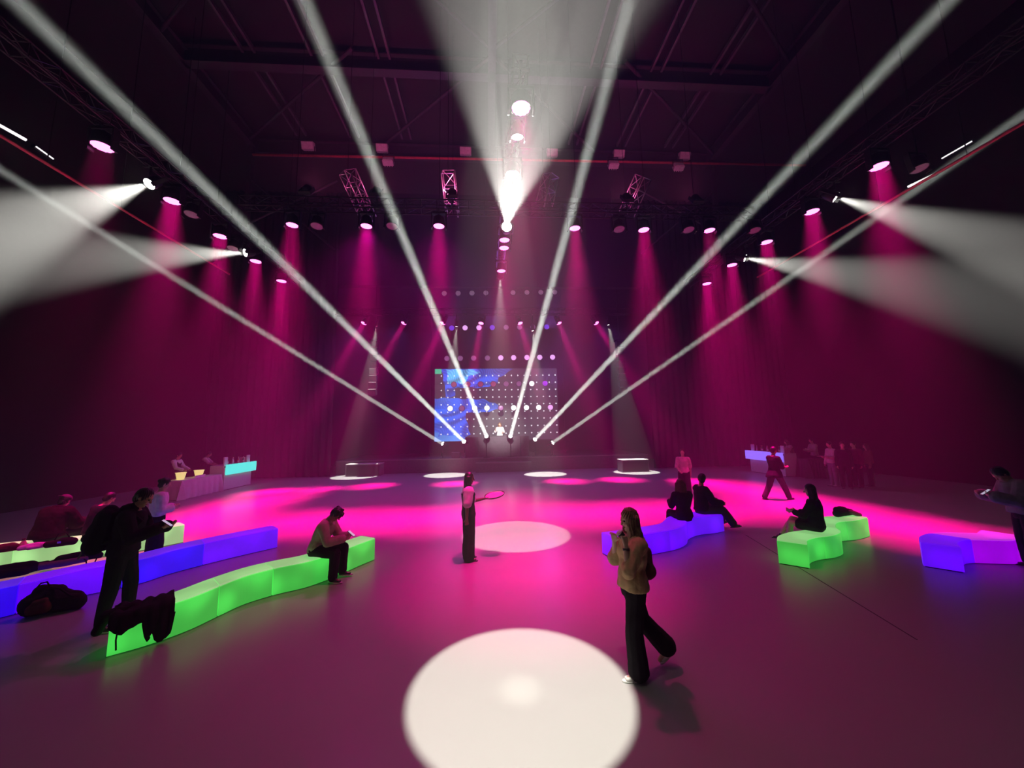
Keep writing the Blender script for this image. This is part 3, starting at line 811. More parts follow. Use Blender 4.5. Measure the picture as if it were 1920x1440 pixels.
def draped_table(label, x0, x1, y0, y1, m, h=.75):
    t = thing('draped_table', label, 'table', ((x0 + x1) / 2, (y0 + y1) / 2, 0))
    bm = bmesh.new(); n = 140; hx, hy = (x1 - x0) / 2, (y1 - y0) / 2
    def rim(u):
        per = 4 * (hx + hy); s = u * per
        if s < 2 * hx: return Vector((-hx + s, -hy, 0)), Vector((0, -1, 0))
        s -= 2 * hx
        if s < 2 * hy: return Vector((hx, -hy + s, 0)), Vector((1, 0, 0))
        s -= 2 * hy
        if s < 2 * hx: return Vector((hx - s, hy, 0)), Vector((0, 1, 0))
        s -= 2 * hx
        return Vector((-hx, hy - s, 0)), Vector((-1, 0, 0))
    rows = []
    for zi in range(6):
        f = zi / 5; row = []
        for i in range(n):
            p, nn = rim(i / n); corner = min(abs(abs(p.x) - hx), 9) < .12 and abs(abs(p.y) - hy) < .12
            amp = f * (.035 + (.05 if corner else 0))
            row.append(bm.verts.new(p + nn * (amp * (math.sin(i * .83) + .6 * math.sin(i * .37 + 1) + .8)) + Vector((0, 0, h * (1 - f) + .012 * f))))
        rows.append(row)
    for a, b in zip(rows, rows[1:]):
        for i in range(n): bm.faces.new((a[i], a[(i + 1) % n], b[(i + 1) % n], b[i]))
    bm.faces.new(rows[0])
    obj('cloth', bm, m, t, False)
    for sx in (-1, 1):
        for sy in (-1, 1):
            bm = bmesh.new(); cyl(bm, (sx * (hx - .12), sy * (hy - .15), 0), (sx * (hx - .12), sy * (hy - .15), h - .03), .02, 8); obj('leg', bm, M_STEEL, t)
    bm = bmesh.new(); box(bm, (0, 0, h - .015), (2 * hx - .02, 2 * hy - .02, .025)); obj('tabletop', bm, M_BLACK, t)
    return t
draped_table('long table under a pale cloth joined to the cyan bar', -12.72, -12.02, 15.7, 17.88, CLOTH)
draped_table('dark clothed side table behind the violet bar', 14.95, 15.7, 16.7, 17.35, mat('dark_tablecloth', (.06, .055, .06), .8), .9)
BUCK = mat('lit_yellow_bucket', (.75, .72, .5), .3, emit=(.85, .72, .22), strength=.85)
def bucket(label, p):
    t = thing('ice_bucket', label, 'ice bucket', p, 0, 'glowing ice buckets on the table')
    bm = bmesh.new(); n = 20
    prof = [(.115, 0), (.17, .26), (.19, .28), (.175, .28), (.16, .25), (.11, .02)]
    rs = [ring(bm, Vector((0, 0, z)), Vector((r, 0, 0)), Vector((0, r, 0)), n) for r, z in prof]
    for a, b in zip(rs, rs[1:]): bridge(bm, a, b)
    bm.faces.new(rs[-1]); bm.faces.new(list(reversed(rs[0])))
    obj('pail', bm, BUCK, t, True)
    for s in (-1, 1):
        bm = bmesh.new(); tube(bm, [(0.05 * a, s * (.185 + .04 * (1 - a * a)), .27 + .0 * a) for a in (-1, -.5, 0, .5, 1)], .012, 6); obj('handle', bm, BUCK, t)
    bm = bmesh.new(); random.seed(3)
    for k in range(14):
        a = random.random() * 6.28; r = random.random() * .11
        box(bm, (r * math.cos(a), r * math.sin(a), .19 + random.random() * .05), (.05, .05, .05), Matrix.Rotation(a, 3, 'X') @ Matrix.Rotation(a * 2, 3, 'Z'))
    obj('ice', bm, mat('ice', (.8, .8, .75), .15), t)
bucket('glowing yellow ice bucket at the near end of the pale clothed table', (-12.4, 16.1, .75))
bucket('glowing yellow ice bucket farther along the pale clothed table', (-12.4, 17.05, .75))
# lit tray under the first bucket, stack of cards and low shelf on the table
t = thing('tray', 'shiny pale serving tray lying along the back of the clothed table', 'tray', (-12.62, 16.5, .75))
bm = bmesh.new(); box(bm, (0, 0, .012), (.14, .9, .024), bev=.008); obj('plate', bm, mat('shiny_tray', (.8, .76, .7), .25, .4), t)
t = thing('menu_stand', 'small white card standing at the front edge of the clothed table', 'menu card', (-12.12, 16.75, .75))
bm = bmesh.new(); box(bm, (0, 0, .055), (.03, .55, .10), Matrix.Rotation(.15, 3, 'Y')); obj('card', bm, mat('white_card', (.9, .88, .9), .5), t)
GLASSY = [mat('bottle_green_glass', (.05, .16, .07), .1), mat('bottle_amber_glass', (.30, .12, .03), .1), mat('bottle_clear_glass', (.55, .5, .55), .08), mat('bottle_pink_label', (.7, .35, .45), .3)]
CAPM = mat('bottle_foil', (.5, .45, .3), .3, .6)
BOT = None
def bottles(side, pts, grp):
    global BOT
    for k, p in enumerate(pts):
        t = thing('bottle', f'{ORD[k]} bottle from the camera standing on the {side} bar counter', 'bottle', p, 0, grp)
        if BOT is None:
            b = bmesh.new(); lathe(b, [(.034, 0), (.037, .01), (.037, .17), (.03, .21), (.014, .24), (.013, .30)], 14)
            c = bmesh.new(); lathe(c, [(.015, .285), (.015, .315)], 12)
            l = bmesh.new(); lathe(l, [(.0375, .05), (.038, .06), (.038, .14), (.0375, .15)], 14)
            o = [obj('glass', b, None, t, True), obj('cap', c, CAPM, t, True), obj('paper_label', l, GLASSY[3], t, True)]
            o[0].data.materials.append(GLASSY[0]); BOT = [q.data for q in o]
        else:
            o = [obj(n, me, None, t) for n, me in zip(('glass', 'cap', 'paper_label'), BOT)]
        o[0].material_slots[0].link = 'OBJECT'; o[0].material_slots[0].material = GLASSY[k % 3]
bottles('cyan', [(-12.2 - .1 * (k % 2), 18.45 + .19 * k, 1.12) for k in range(8)], 'bottles on the cyan bar')
bottles('violet', [(14.6 + .1 * (k % 2), 17.9 + .2 * k, 1.12) for k in range(9)], 'bottles on the violet bar')
for lb, p in (('low stack of boxes at the far end of the cyan bar counter', (-12.3, 19.72, 1.12)), ('pale carton standing on the violet bar counter', (14.72, 17.62, 1.12))):
    t = thing('carton', lb, 'box', p)
    bm = bmesh.new(); box(bm, (0, 0, .13), (.2, .18, .26), bev=.006); obj('case', bm, mat('pink_carton', (.6, .35, .42), .6), t)
    bm = bmesh.new(); box(bm, (0, 0, .262), (.05, .18, .003)); obj('tape', bm, mat('parcel_tape', (.5, .4, .3), .3), t)
# ================================================================= people
def finish(bm, vox, name, smooth=3, fold=0.0, seed=0.0, strand=0.0):
    """weld overlapping closed pieces into one continuous skin"""
    me = bpy.data.meshes.new('tmp'); bmesh.ops.recalc_face_normals(bm, faces=bm.faces); bm.to_mesh(me); bm.free()
    o = bpy.data.objects.new('tmp', me); COL.objects.link(o)
    r = o.modifiers.new('weld', 'REMESH'); r.mode = 'VOXEL'; r.voxel_size = vox; r.adaptivity = 0
    if smooth:
        s = o.modifiers.new('soft', 'SMOOTH'); s.factor = .5; s.iterations = smooth
    dg = bpy.context.evaluated_depsgraph_get()
    m2 = bpy.data.meshes.new_from_object(o.evaluated_get(dg)); m2.name = name
    bpy.data.objects.remove(o); bpy.data.meshes.remove(me)
    if fold or strand:
        n = len(m2.vertices); co = np.empty(n * 3, np.float32); no = np.empty(n * 3, np.float32)
        m2.vertices.foreach_get('co', co); m2.vertices.foreach_get('normal', no)
        c = co.reshape(-1, 3); nn = no.reshape(-1, 3)
        if fold:
            rg = np.random.default_rng(int(seed * 100) % 9973)
            w_ = np.zeros(n)
            for f_, a_ in ((15, .9), (24, .7), (41, .45), (70, .2)):
                for q in range(3):
                    dv = rg.normal(size=3); dv /= np.linalg.norm(dv); d2 = rg.normal(size=3) * f_ * .35
                    ph = c @ (dv * f_) + 1.6 * np.sin(c @ d2 + rg.uniform(0, 6)) + rg.uniform(0, 6)
                    w_ += a_ * (np.abs(np.sin(ph * .5)) ** .7 - .6) * .75
            c += nn * (w_ * fold)[:, None]
        if strand:
            a = np.arctan2(c[:, 1] - c[:, 1].mean(), c[:, 0] - c[:, 0].mean())
            w_ = np.sin(a * 26 + 3 * np.sin(c[:, 2] * 25 + seed)) + .5 * np.sin(a * 61 + c[:, 2] * 30)
            c += nn * (w_ * strand)[:, None]
        m2.vertices.foreach_set('co', c.ravel())
    m2.polygons.foreach_set('use_smooth', [True] * len(m2.polygons))
    return m2
def rc(bm, a, ra, b, rb, n=10):
    a = Vector(a); b = Vector(b)
    ball(bm, a, ra, n); ball(bm, b, rb, n)
    if (b - a).length > 1e-4: tube(bm, [a, b], [ra, rb], n)
def V(*a): return Vector(a)
def N_(v): return Vector(v).normalized()
def skin(c, nm): return mat('skin_' + nm, c, .5, var=.06)
SK = {'fair': skin((.62, .40, .31), 'fair'), 'tan': skin((.42, .25, .17), 'tan'), 'brown': skin((.20, .11, .07), 'brown')}
HAIR = {'black': mat('hair_black', (.012, .010, .010), .45, var=.3), 'brown': mat('hair_brown', (.07, .035, .02), .45, var=.35, scale=30), 'blond': mat('hair_dark_blond', (.20, .11, .055), .45, var=.45, scale=30)}
CL = {}
def cloth(nm, c, rough=.85): return mat('cloth_' + nm, c, rough, var=.15, scale=12, spec=.06, bump=.15)
EYEM = mat('eye_dark', (.03, .02, .02), .2); LIPM = mat('lips', (.35, .10, .10), .5)

def human(label, loc, yaw, h=1.7, spine=(0, 0, 1), neck=(0, .22, 1), look=0.0, arms=None, legs=None, feet=None, seat=None, vox=.012,
          skin='fair', top=None, bottom=None, vest=None, hair=('short', 'black', 0), shoes=(.02, .02, .02), curl=(.7, .7), palms=None, female=False, z0=0.0, foldamp=.006, shoehi=False):
    s = h / 1.7
    t = thing('person', label, 'person', (loc[0], loc[1], z0), math.radians(yaw))
    S = N_(spine); R = V(1, 0, 0); F = S.cross(R).normalized()
    arms = arms or [((-.14, 0, -1), (-.05, .22, -1)), ((.14, 0, -1), (.05, .22, -1))]
    legs = legs or [((-.04, .02, -1), (0, -.03, -1)), ((.04, .02, -1), (0, -.03, -1))]
    feet = feet or [(-.12, 1, 0), (.12, 1, 0)]
    palms = palms or [(1, 0, 0), (-1, 0, 0)]
    pel = V(0, 0, 0)
    hips = [pel + R * (sx * .088 * s) + V(0, 0, -.02 * s) for sx in (-1, 1)]
    knees = [hp + N_(l[0]) * .43 * s for hp, l in zip(hips, legs)]
    anks = [k + N_(l[1]) * .40 * s for k, l in zip(knees, legs)]
    if seat is None: dz = .085 * s - min(a.z for a in anks)
    else: dz = seat + .10 * s
    up = V(0, 0, dz)
    pel = pel + up; hips = [p + up for p in hips]; knees = [p + up for p in knees]; anks = [p + up for p in anks]
    wst = pel + (N_(V(0, 0, .4) + S * .6)) * .17 * s
    ch = wst + S * .18 * s; nk = ch + S * .17 * s
    def along(d):            # point on the spine, d metres above the pelvis
        d *= s
        if d <= 0: return pel + V(0, 0, d)
        if d < .17 * s: return pel.lerp(wst, d / (.17 * s))
        return wst + S * (d - .17 * s)
    def torso(bm, ease, lo, hi, n=18, wide=1.0):
        prof = [(-.12, .150, .100), (-.03, .172, .118), (.05, .165, .112), (.17, .128 if female else .142, .098), (.30, .152, .112), (.38, .162, .112), (.46, .150, .095), (.505, .10, .078), (.53, .062, .062)]
        rings = []
        for d, rx, ry in prof:
            if d < lo - 1e-6 or d > hi + 1e-6: continue
            ax = R; fy = F if d > .1 else V(0, 1, 0)
            rings.append((along(d), ax * ((rx * wide + ease) * s), fy * ((ry * wide + ease) * s)))
        loft(bm, rings, n)
    shs = [nk - S * (.075 * s) + R * (sx * .165 * s) for sx in (-1, 1)]
    elb = [p + N_(a[0]) * .285 * s for p, a in zip(shs, arms)]
    wri = [e + N_(a[1]) * .245 * s for e, a in zip(elb, arms)]
    hd = N_(neck); hu = hd
    yawm = Matrix.Rotation(math.radians(look), 3, hu)
    Rh = (yawm @ R); Rh = (Rh - hu * Rh.dot(hu)).normalized(); Fh = hu.cross(Rh).normalized()
    hc = nk + N_(hd + S * .4) * .085 * s + hd * .09 * s
    HR = Matrix((Rh, Fh, hu)).transposed()
    # ---- body: one skin
    bm = bmesh.new()
    torso(bm, 0, -.12, .53)
    rc(bm, nk - S * .03 * s, .058 * s, hc - hu * .05 * s, .050 * s)
    ball(bm, hc + hu * .012 * s - Fh * .006 * s, (.073 * s, .092 * s, .098 * s), 16, HR)
    ball(bm, hc + Fh * .028 * s - hu * .055 * s, (.052 * s, .058 * s, .058 * s), 12, HR)
    ball(bm, hc + Fh * .066 * s - hu * .098 * s, (.024 * s, .020 * s, .018 * s), 10, HR)
    rc(bm, hc + Fh * .084 * s + hu * .012 * s, .010 * s, hc + Fh * .106 * s - hu * .026 * s, .014 * s, 8)
    for sx in (-1, 1):
        ball(bm, hc + Rh * (sx * .077 * s) - Fh * .008 * s - hu * .008 * s, (.010 * s, .022 * s, .032 * s), 8, HR)
        ball(bm, hc + Rh * (sx * .038 * s) + Fh * .066 * s - hu * .030 * s, (.024 * s, .022 * s, .022 * s), 8, HR)
        rc(bm, hc + Rh * (sx * .014 * s) + Fh * .083 * s + hu * .026 * s, .010 * s, hc + Rh * (sx * .048 * s) + Fh * .070 * s + hu * .026 * s, .009 * s, 8)
    grips = []
    for i, sx in enumerate((-1, 1)):
        rc(bm, shs[i], .054 * s, elb[i], .040 * s); rc(bm, elb[i], .041 * s, wri[i], .027 * s)
        rc(bm, nk - S * .07 * s + R * (sx * .06 * s), .058 * s, shs[i], .056 * s)
        # hand: palm, four bent fingers of unequal length, thumb from the side
        d = N_(arms[i][2]) if len(arms[i]) > 2 else N_(arms[i][1])
        pn = Vector(palms[i]); pn = (pn - d * pn.dot(d))
        pn = pn.normalized() if pn.length > 1e-3 else frame_of(d)[0]
        lat = d.cross(pn).normalized()
        w0 = wri[i]; k0 = w0 + d * .088 * s
        for q in (-1, 0, 1): rc(bm, w0 + d * .015 * s + lat * (q * .014 * s), .018 * s, k0 + lat * (q * .027 * s), .0150 * s, 8)
        cu = curl[i]
        for q, (o_, L_) in enumerate(((-.034, .066), (-.0115, .078), (.0115, .073), (.034, .056))):
            p = k0 + lat * (o_ * s); dd = d.copy()
            for seg, fr in enumerate((.45, .32, .23)):
                ang = cu * (.55 + .35 * seg) * (1 + .08 * q)
                dd = (dd * math.cos(ang) + pn * math.sin(ang)).normalized() if seg == 0 else (Matrix.Rotation(ang, 3, lat if lat.dot(d.cross(pn)) > 0 else -lat) @ dd).normalized()
                p2 = p + dd * (L_ * fr * s * 1.05); rc(bm, p, (.0098 - .0011 * seg) * s, p2, (.0088 - .0011 * seg) * s, 7); p = p2
        ths = -1 if (lat.dot(R) * sx > 0) else 1
        tb = w0 + d * .03 * s + lat * (ths * .026 * s); t1 = tb + N_(d * .6 + lat * (ths * .65) + pn * .45) * .042 * s; t2 = t1 + N_(d * .85 + lat * (ths * .15) + pn * (.35 + .4 * cu)) * .036 * s
        rc(bm, tb, .015 * s, t1, .0115 * s, 8); rc(bm, t1, .0115 * s, t2, .0092 * s, 8)
        grips.append(w0 + d * .095 * s + pn * .028 * s)
        ft = N_(feet[i])
        rc(bm, hips[i], .088 * s, knees[i], .056 * s); rc(bm, knees[i], .054 * s, knees[i].lerp(anks[i], .35) + V(0, -.01, 0), .056 * s); rc(bm, knees[i].lerp(anks[i], .35), .054 * s, anks[i], .036 * s)
        rc(bm, anks[i] + V(0, 0, -.045 * s) - ft * .02 * s, .032 * s, anks[i] + ft * .12 * s + V(0, 0, -.055 * s), .026 * s)
    body = obj('body', finish(bm, vox, 'body', 2), SK[skin], t)
    if vox <= .0085:
        for sx in (-1, 1):
            bm = bmesh.new(); ball(bm, hc + Rh * (sx * .033 * s) + Fh * .078 * s + hu * .006 * s, .0105 * s, 10); obj('eye', bm, EYEM, t, True)
        bm = bmesh.new(); ball(bm, hc + Fh * .081 * s - hu * .066 * s, (.021 * s, .011 * s, .008 * s), 10, HR); obj('mouth', bm, LIPM, t, True)
    # ---- clothes
    sd = len(label) * .37
    if top:
        e = top.get('ease', .018); bm = bmesh.new()
        torso(bm, e, top.get('hem', -.03), .505, wide=top.get('wide', 1.0))
        if top.get('collar'): rc(bm, nk - S * .02 * s, .066 * s, nk + S * .03 * s, .062 * s)
        sl = top.get('sleeve', 1.0); puff = top.get('puff', 0)
        for i, sx in enumerate((-1, 1)):
            rc(bm, nk - S * .075 * s + R * (sx * .06 * s), .062 * s + e * .8, shs[i], .058 * s + e)
            if sl > 0:
                m_ = min(1, sl * 2); q = shs[i].lerp(elb[i], m_)
                rc(bm, shs[i], (.056 + puff) * s + e, q, (.045 + puff * .8) * s + e)
                if sl > .5:
                    m_ = sl * 2 - 1; rc(bm, elb[i], .046 * s + e, elb[i].lerp(wri[i], m_ * .97), (.033 + top.get('cuff', 0)) * s + e)
        if top.get('hood'): rc(bm, nk - F * .07 * s + R * -.05, .06 * s, nk - F * .07 * s + R * .05, .06 * s)
        obj(top.get('name', 'shirt'), finish(bm, vox, 'top', 3, foldamp * top.get('fold', 1), sd), top['mat'], t)
    if vest:
        bm = bmesh.new(); torso(bm, vest.get('ease', .03), -.03, vest.get('hi', .38))
        if vest.get('straps', True):
            for sx in (-1, 1):
                for ff in (-1, 1): rc(bm, along(.36) + R * (sx * .085 * s) + F * (ff * .115 * s), .028 * s, nk + R * (sx * .085 * s) + F * (ff * .045 * s) - S * .022 * s, .026 * s)
        obj(vest.get('name', 'vest'), finish(bm, vox, 'vest', 2, foldamp * .5, sd), vest['mat'], t)
    if bottom:
        bm = bmesh.new(); e = bottom.get('ease', .016); k_ = bottom.get('kind', 'trousers'); fl = bottom.get('flare', .055)
        if k_ == 'trousers':
            torso(bm, e, -.12, .05)
            ln = bottom.get('length', .97)
            for i in (0, 1):
                rc(bm, hips[i], .096 * s + e, knees[i], (.062 + bottom.get('loose', 0)) * s + e)
                if ln > .5:
                    q = knees[i].lerp(anks[i], ln)
                    rc(bm, knees[i], (.062 + bottom.get('loose', 0)) * s + e, q, fl * s + e)
        else:        # skirt
            torso(bm, e, -.03, .17 if not bottom.get('dress') else .46, wide=1.02)
            L_ = bottom.get('length', .45); hw = bottom.get('hem', .24)
            if seat is None:
                loft(bm, [(along(.02), R * .18 * s, V(0, 1, 0) * .13 * s), (pel + V(0, 0, -L_ * .5 * s), R * (hw + .19) / 2 * s, V(0, 1, 0) * (hw + .14) / 2 * s), (pel + V(0, 0, -L_ * s), R * hw * s, V(0, 1, 0) * hw * .85 * s)], 20)
            else:
                for i in (0, 1): rc(bm, hips[i], .11 * s, hips[i].lerp(knees[i], L_), .092 * s)
                m0 = (hips[0] + hips[1]) / 2; m1 = (hips[0].lerp(knees[0], L_) + hips[1].lerp(knees[1], L_)) / 2
                rc(bm, m0, .11 * s, m1, .085 * s)
                rc(bm, pel + V(-.11 * s, -.04, -.045), .075 * s, pel + V(.11 * s, -.04, -.045), .075 * s)
        obj(bottom.get('name', 'trousers' if k_ == 'trousers' else 'dress'), finish(bm, vox, 'bottom', 3, foldamp * .8, sd + 1), bottom['mat'], t)
    if shoes is not None:
        sm = mat('shoe_%02d_%02d_%02d' % tuple(int(c * 99) for c in shoes), shoes, .5)
        for i in (0, 1):
            ft = N_(feet[i]); a = anks[i]
            dn = N_(legs[i][1]) if abs(ft.z) > .15 else V(0, 0, -1)
            dn = (dn - ft * dn.dot(ft)).normalized(); side = ft.cross(dn)
            bm = bmesh.new(); H_ = a + dn * .045 * s - ft * .025 * s; T_ = a + dn * .058 * s + ft * .135 * s
            rc(bm, H_, .037 * s, a + dn * .045 * s + ft * .06 * s, .038 * s)
            for q in (-1, 1): rc(bm, a + dn * .055 * s + ft * .05 * s + side * (q * .012), .028 * s, T_ + side * (q * .012), .022 * s)
            rc(bm, a + dn * .01 * s, .043 * s, H_, .038 * s)
            so = bmesh.new()
            loft(so, [(c + dn * .024 * s, side * (w_ * s), ft * (l_ * s)) for c, w_, l_ in ((a + dn * .042 * s + ft * .052 * s, .044, .135), (a + dn * .052 * s + ft * .052 * s, .046, .138), (a + dn * .060 * s + ft * .052 * s, .044, .134))], 18)
            o = obj('shoe', finish(bm, min(vox, .009), 'shoe', 1), sm, t)
            obj('sole', so, mat('shoe_sole_white', (.7, .68, .66), .6) if shoehi else mat('shoe_sole', (.05, .05, .05), .7), o)
    # ---- hair
    kind, hc_m, ln = hair
    if kind != 'bald':
        bm = bmesh.new()
        ball(bm, hc + hu * .026 * s - Fh * .020 * s, (.084 * s, .095 * s, .100 * s), 18, HR)
        ball(bm, hc - hu * .03 * s - Fh * .045 * s, (.070 * s, .060 * s, .075 * s), 14, HR)
        for sx in (-1, 1): ball(bm, hc + Rh * (sx * .062 * s) + hu * .01 * s - Fh * .01 * s, (.024 * s, .05 * s, .05 * s), 10, HR)
        if kind in ('long', 'wavy'):
            down = N_(V(0, 0, -1) + Vector(-S) * .6)
            for q in (-2, -1, 0, 1, 2):
                a0 = hc - Fh * (.062 - .012 * abs(q)) * s + Rh * (q * .036 * s); b0 = a0 + down * (ln * .45 * s) - Fh * (.02 * s) + Rh * (q * .006 * s); c0 = a0 + down * (ln * s) + Rh * (q * .010 * s) - F * .03 * s
                wv = .018 if kind == 'wavy' else .004
                P_ = [a0, a0.lerp(b0, .5) + Rh * wv * s, b0 - Rh * wv * s, b0.lerp(c0, .5) + Rh * wv * s, c0]
                for a, b, ra, rb in zip(P_, P_[1:], (.048, .047, .044, .038), (.047, .044, .038, .020)): rc(bm, a, ra * s, b, rb * s, 8)
            for sx in (-1, 1):
                a0 = hc + Rh * (sx * .070 * s) + hu * .02 * s; b0 = a0 + down * (min(ln, .26) * s) - Fh * .015 * s
                rc(bm, a0, .030 * s, a0.lerp(b0, .5) + Rh * (sx * .010 * s), .034 * s, 8); rc(bm, a0.lerp(b0, .5) + Rh * (sx * .010 * s), .034 * s, b0, .022 * s, 8)
        if kind == 'bun': ball(bm, hc - Fh * .10 * s + hu * .03 * s, .042 * s, 12)
        if kind == 'shaggy':
            random.seed(int(sd * 10))
            for q in range(22):
                a = random.uniform(0, 6.28); z = random.uniform(-.03, .10)
                p = hc + (Rh * math.cos(a) + Fh * math.sin(a) * .9) * .072 * s + hu * z * s - Fh * .022 * s
                ball(bm, p, .028 * s, 8)
            for sx in (-1, 1): rc(bm, hc + Fh * .06 * s + hu * .07 * s + Rh * (sx * .03 * s), .030 * s, hc + Fh * .085 * s + hu * .035 * s + Rh * (sx * .035 * s), .018 * s)
        obj('hair', finish(bm, min(vox, .009), 'hair', 2, 0, sd, .0035 if kind != 'wavy' else .007), HAIR[hc_m], t)
    if kind == 'bald' and False: pass
    info = dict(root=t, hc=hc, hu=hu, Fh=Fh, Rh=Rh, grips=grips, nk=nk, S=S, F=F, pel=pel, wri=wri, s=s, elb=elb, shs=shs, along=along, hips=hips, knees=knees)
    info['W'] = Matrix.Translation((loc[0], loc[1], z0)) @ Matrix.Rotation(math.radians(yaw), 4, 'Z')
    return info
def worldp(info, p): return info['W'] @ Vector(p)
def cap_on(info, m, back=False):
    s, hc, hu, Fh, Rh = (info[k] for k in ('s', 'hc', 'hu', 'Fh', 'Rh'))
    HR = Matrix((Rh, Fh, hu)).transposed(); bm = bmesh.new()
    ball(bm, hc + hu * .055 * s - Fh * .012 * s, (.092 * s, .108 * s, .082 * s), 16, HR)
    k = -1 if back else 1
    for q in (-1, 0, 1): rc(bm, hc + hu * .055 * s + Fh * (k * .07 * s) + Rh * (q * .035 * s), .014, hc + hu * .045 * s + Fh * (k * .165 * s) + Rh * (q * .03 * s), .010, 8)
    obj('cap', finish(bm, .009, 'cap', 2), m, info['root'])
PHONE = mat('phone_black_glass', (.015, .015, .018), .15)
SCREEN = mat('phone_lit_screen', (.5, .5, .55), .2, emit=(.75, .8, 1), strength=.5, sample=False)
def phone(label, info, i, tilt=35, off=(0, 0, 0), lit=True):
    p = worldp(info, info['grips'][i] + Vector(off))
    t = thing('mobile_phone', label, 'phone', p, info['root'].rotation_euler.z)
    rot = Matrix.Rotation(math.radians(-tilt), 3, 'X')
    bm = bmesh.new(); box(bm, (0, 0, 0), (.074, .150, .009), rot, .003); obj('case', bm, PHONE, t)
    bm = bmesh.new(); box(bm, rot @ Vector((0, 0, .0055)), (.066, .138, .001), rot); obj('screen', bm, SCREEN if lit else PHONE, t)
    return t
C_BLACK = cloth('black', (.018, .017, .02)); C_CHAR = cloth('charcoal', (.045, .042, .05)); C_TAN = cloth('tan_knit', (.52, .38, .20)); C_WHITE = cloth('white', (.72, .70, .72))
C_BEIGE = cloth('beige', (.46, .38, .28)); C_GREY = cloth('grey', (.20, .19, .20)); C_MAROON = cloth('maroon', (.12, .03, .05)); C_NAVY = cloth('navy', (.03, .03, .055)); C_ROSE = cloth('pale_pink', (.62, .42, .46)); C_DENIM = cloth('faded_denim', (.22, .20, .24))
mat_maroon_dark = cloth('dark_maroon', (.014, .006, .009))
C_BROWN = cloth('brown', (.16, .07, .05))

# 1 --- the woman walking past in the foreground
wo_ = human('woman in a tan top and black flared trousers walking left while drinking', (1.50, 4.03), 92, 1.60, spine=(0, -.07, 1), neck=(0, .22, 1), vox=.0075, female=True, look=6,
    arms=[((-.26, .48, -.62), (.22, -.02, 1), (.20, .06, 1)), ((.12, .42, -.75), (-.42, .14, 1), (-.3, .1, 1))],
    legs=[((-.02, .12, -1), (0, -.07, -1)), ((.02, -.30, -1), (0, -.92, -1))], feet=[(-.05, 1, 0), (.05, .66, -.7)], curl=(1.0, .9), palms=[(.8, .3, 0), (-.6, .5, .2)],
    top=dict(mat=C_TAN, ease=.026, hem=-.03, sleeve=.54, cuff=.01, wide=1.06, name='loose_top', fold=2.6), bottom=dict(mat=C_BLACK, flare=.098, loose=.014, ease=.014), hair=('wavy', 'blond', .36), shoes=(.75, .73, .70), shoehi=True)
p = worldp(wo_, wo_['grips'][0])
t = thing('drinking_cup', 'small dark cup held at the mouth of the woman in the tan top', 'cup', p, 0)
bm = bmesh.new(); lathe(bm, [(.028, -.05), (.036, .045), (.033, .045), (.027, -.04)], 16); t.rotation_euler = (0, -.7, 0)
obj('wall', bm, mat('dark_cup', (.03, .025, .03), .3), t, True)
bm = bmesh.new(); lathe(bm, [(.037, .042), (.037, .052), (.03, .056)], 16); obj('lid', bm, mat('pale_lid', (.6, .5, .52), .4), t, True)
bm = bmesh.new(); w_ = wo_['wri'][0]; e_ = wo_['elb'][0]; d_ = (e_ - w_).normalized()
a_, b_, _ = frame_of(d_); loft(bm, [(w_ + d_ * .025, a_ * .033, b_ * .033), (w_ + d_ * .047, a_ * .035, b_ * .035)], 16)
o = obj('wristwatch', bm, mat('watch_strap', (.02, .02, .02), .4), None, True); o.matrix_world = wo_['W']; tag(o, 'dark watch on the raised wrist of the woman in the tan top', 'watch')
# shoulder bag at her back
t = thing('shoulder_bag', 'dark brown bag hanging at the back of the woman in the tan top', 'bag', wo_['W'].translation, wo_['root'].rotation_euler.z)
q = wo_['along'](.20)
bm = bmesh.new(); rc(bm, q + V(.10, -.185, -.04), .07, q + V(.02, -.19, -.08), .08); rc(bm, q + V(.06, -.19, .10), .055, q + V(.06, -.20, -.12), .065)
obj('pouch', finish(bm, .010, 'pouch', 3, .003), C_BROWN, t)
bm = bmesh.new(); n0 = wo_['nk']; tube(bm, [q + V(.06, -.20, .12), wo_['along'](.40) + V(.05, -.175, 0), n0 + V(.10, -.075, -.005), n0 + V(.13, .02, -.012), wo_['along'](.42) + V(.13, .10, 0)], .012, 6); obj('strap', bm, C_BROWN, t)

# 2 --- the waitress with a tray
wt = human('waitress in a white puff sleeve blouse and black dungarees holding a round tray', (-.40, 7.62), -82, 1.63, spine=(0, -.02, 1), vox=.0082, female=True, skin='brown',
    arms=[((-.10, .42, -.9), (.22, .92, .18), (.1, 1, .02)), ((.26, -.16, -1), (.02, -.02, -1))], curl=(.35, .8), palms=[(0, 0, 1), (-1, 0, 0)],
    legs=[((-.02, .02, -1), (0, -.04, -1)), ((.02, .02, -1), (0, -.05, -1))],
    top=dict(mat=C_WHITE, ease=.016, hem=-.03, sleeve=.42, puff=.034, name='blouse', fold=1.3), vest=dict(mat=C_BLACK, ease=.026, hi=.38, name='bib'), bottom=dict(mat=C_BLACK, flare=.085, loose=.018, ease=.03), hair=('long', 'black', .30), shoes=(.02, .02, .02))
p = worldp(wt, wt['grips'][0]) + V(.12, .02, .03)
t = thing('serving_tray', 'round serving tray carried flat by the waitress in dungarees', 'tray', p, 0)
t.rotation_euler = (math.radians(9), math.radians(-10), 0)
bm = bmesh.new(); lathe(bm, [(.195, -.012), (.205, .0), (.212, .018), (.205, .018), (.196, .002)], 40); obj('rim', bm, mat('tray_dark_rim', (.05, .02, .03), .4), t, True)
bm = bmesh.new(); lathe(bm, [(.195, -.006), (.195, .004)], 40); obj('surface', bm, mat('tray_pink_surface', (.62, .40, .45), .3), t)

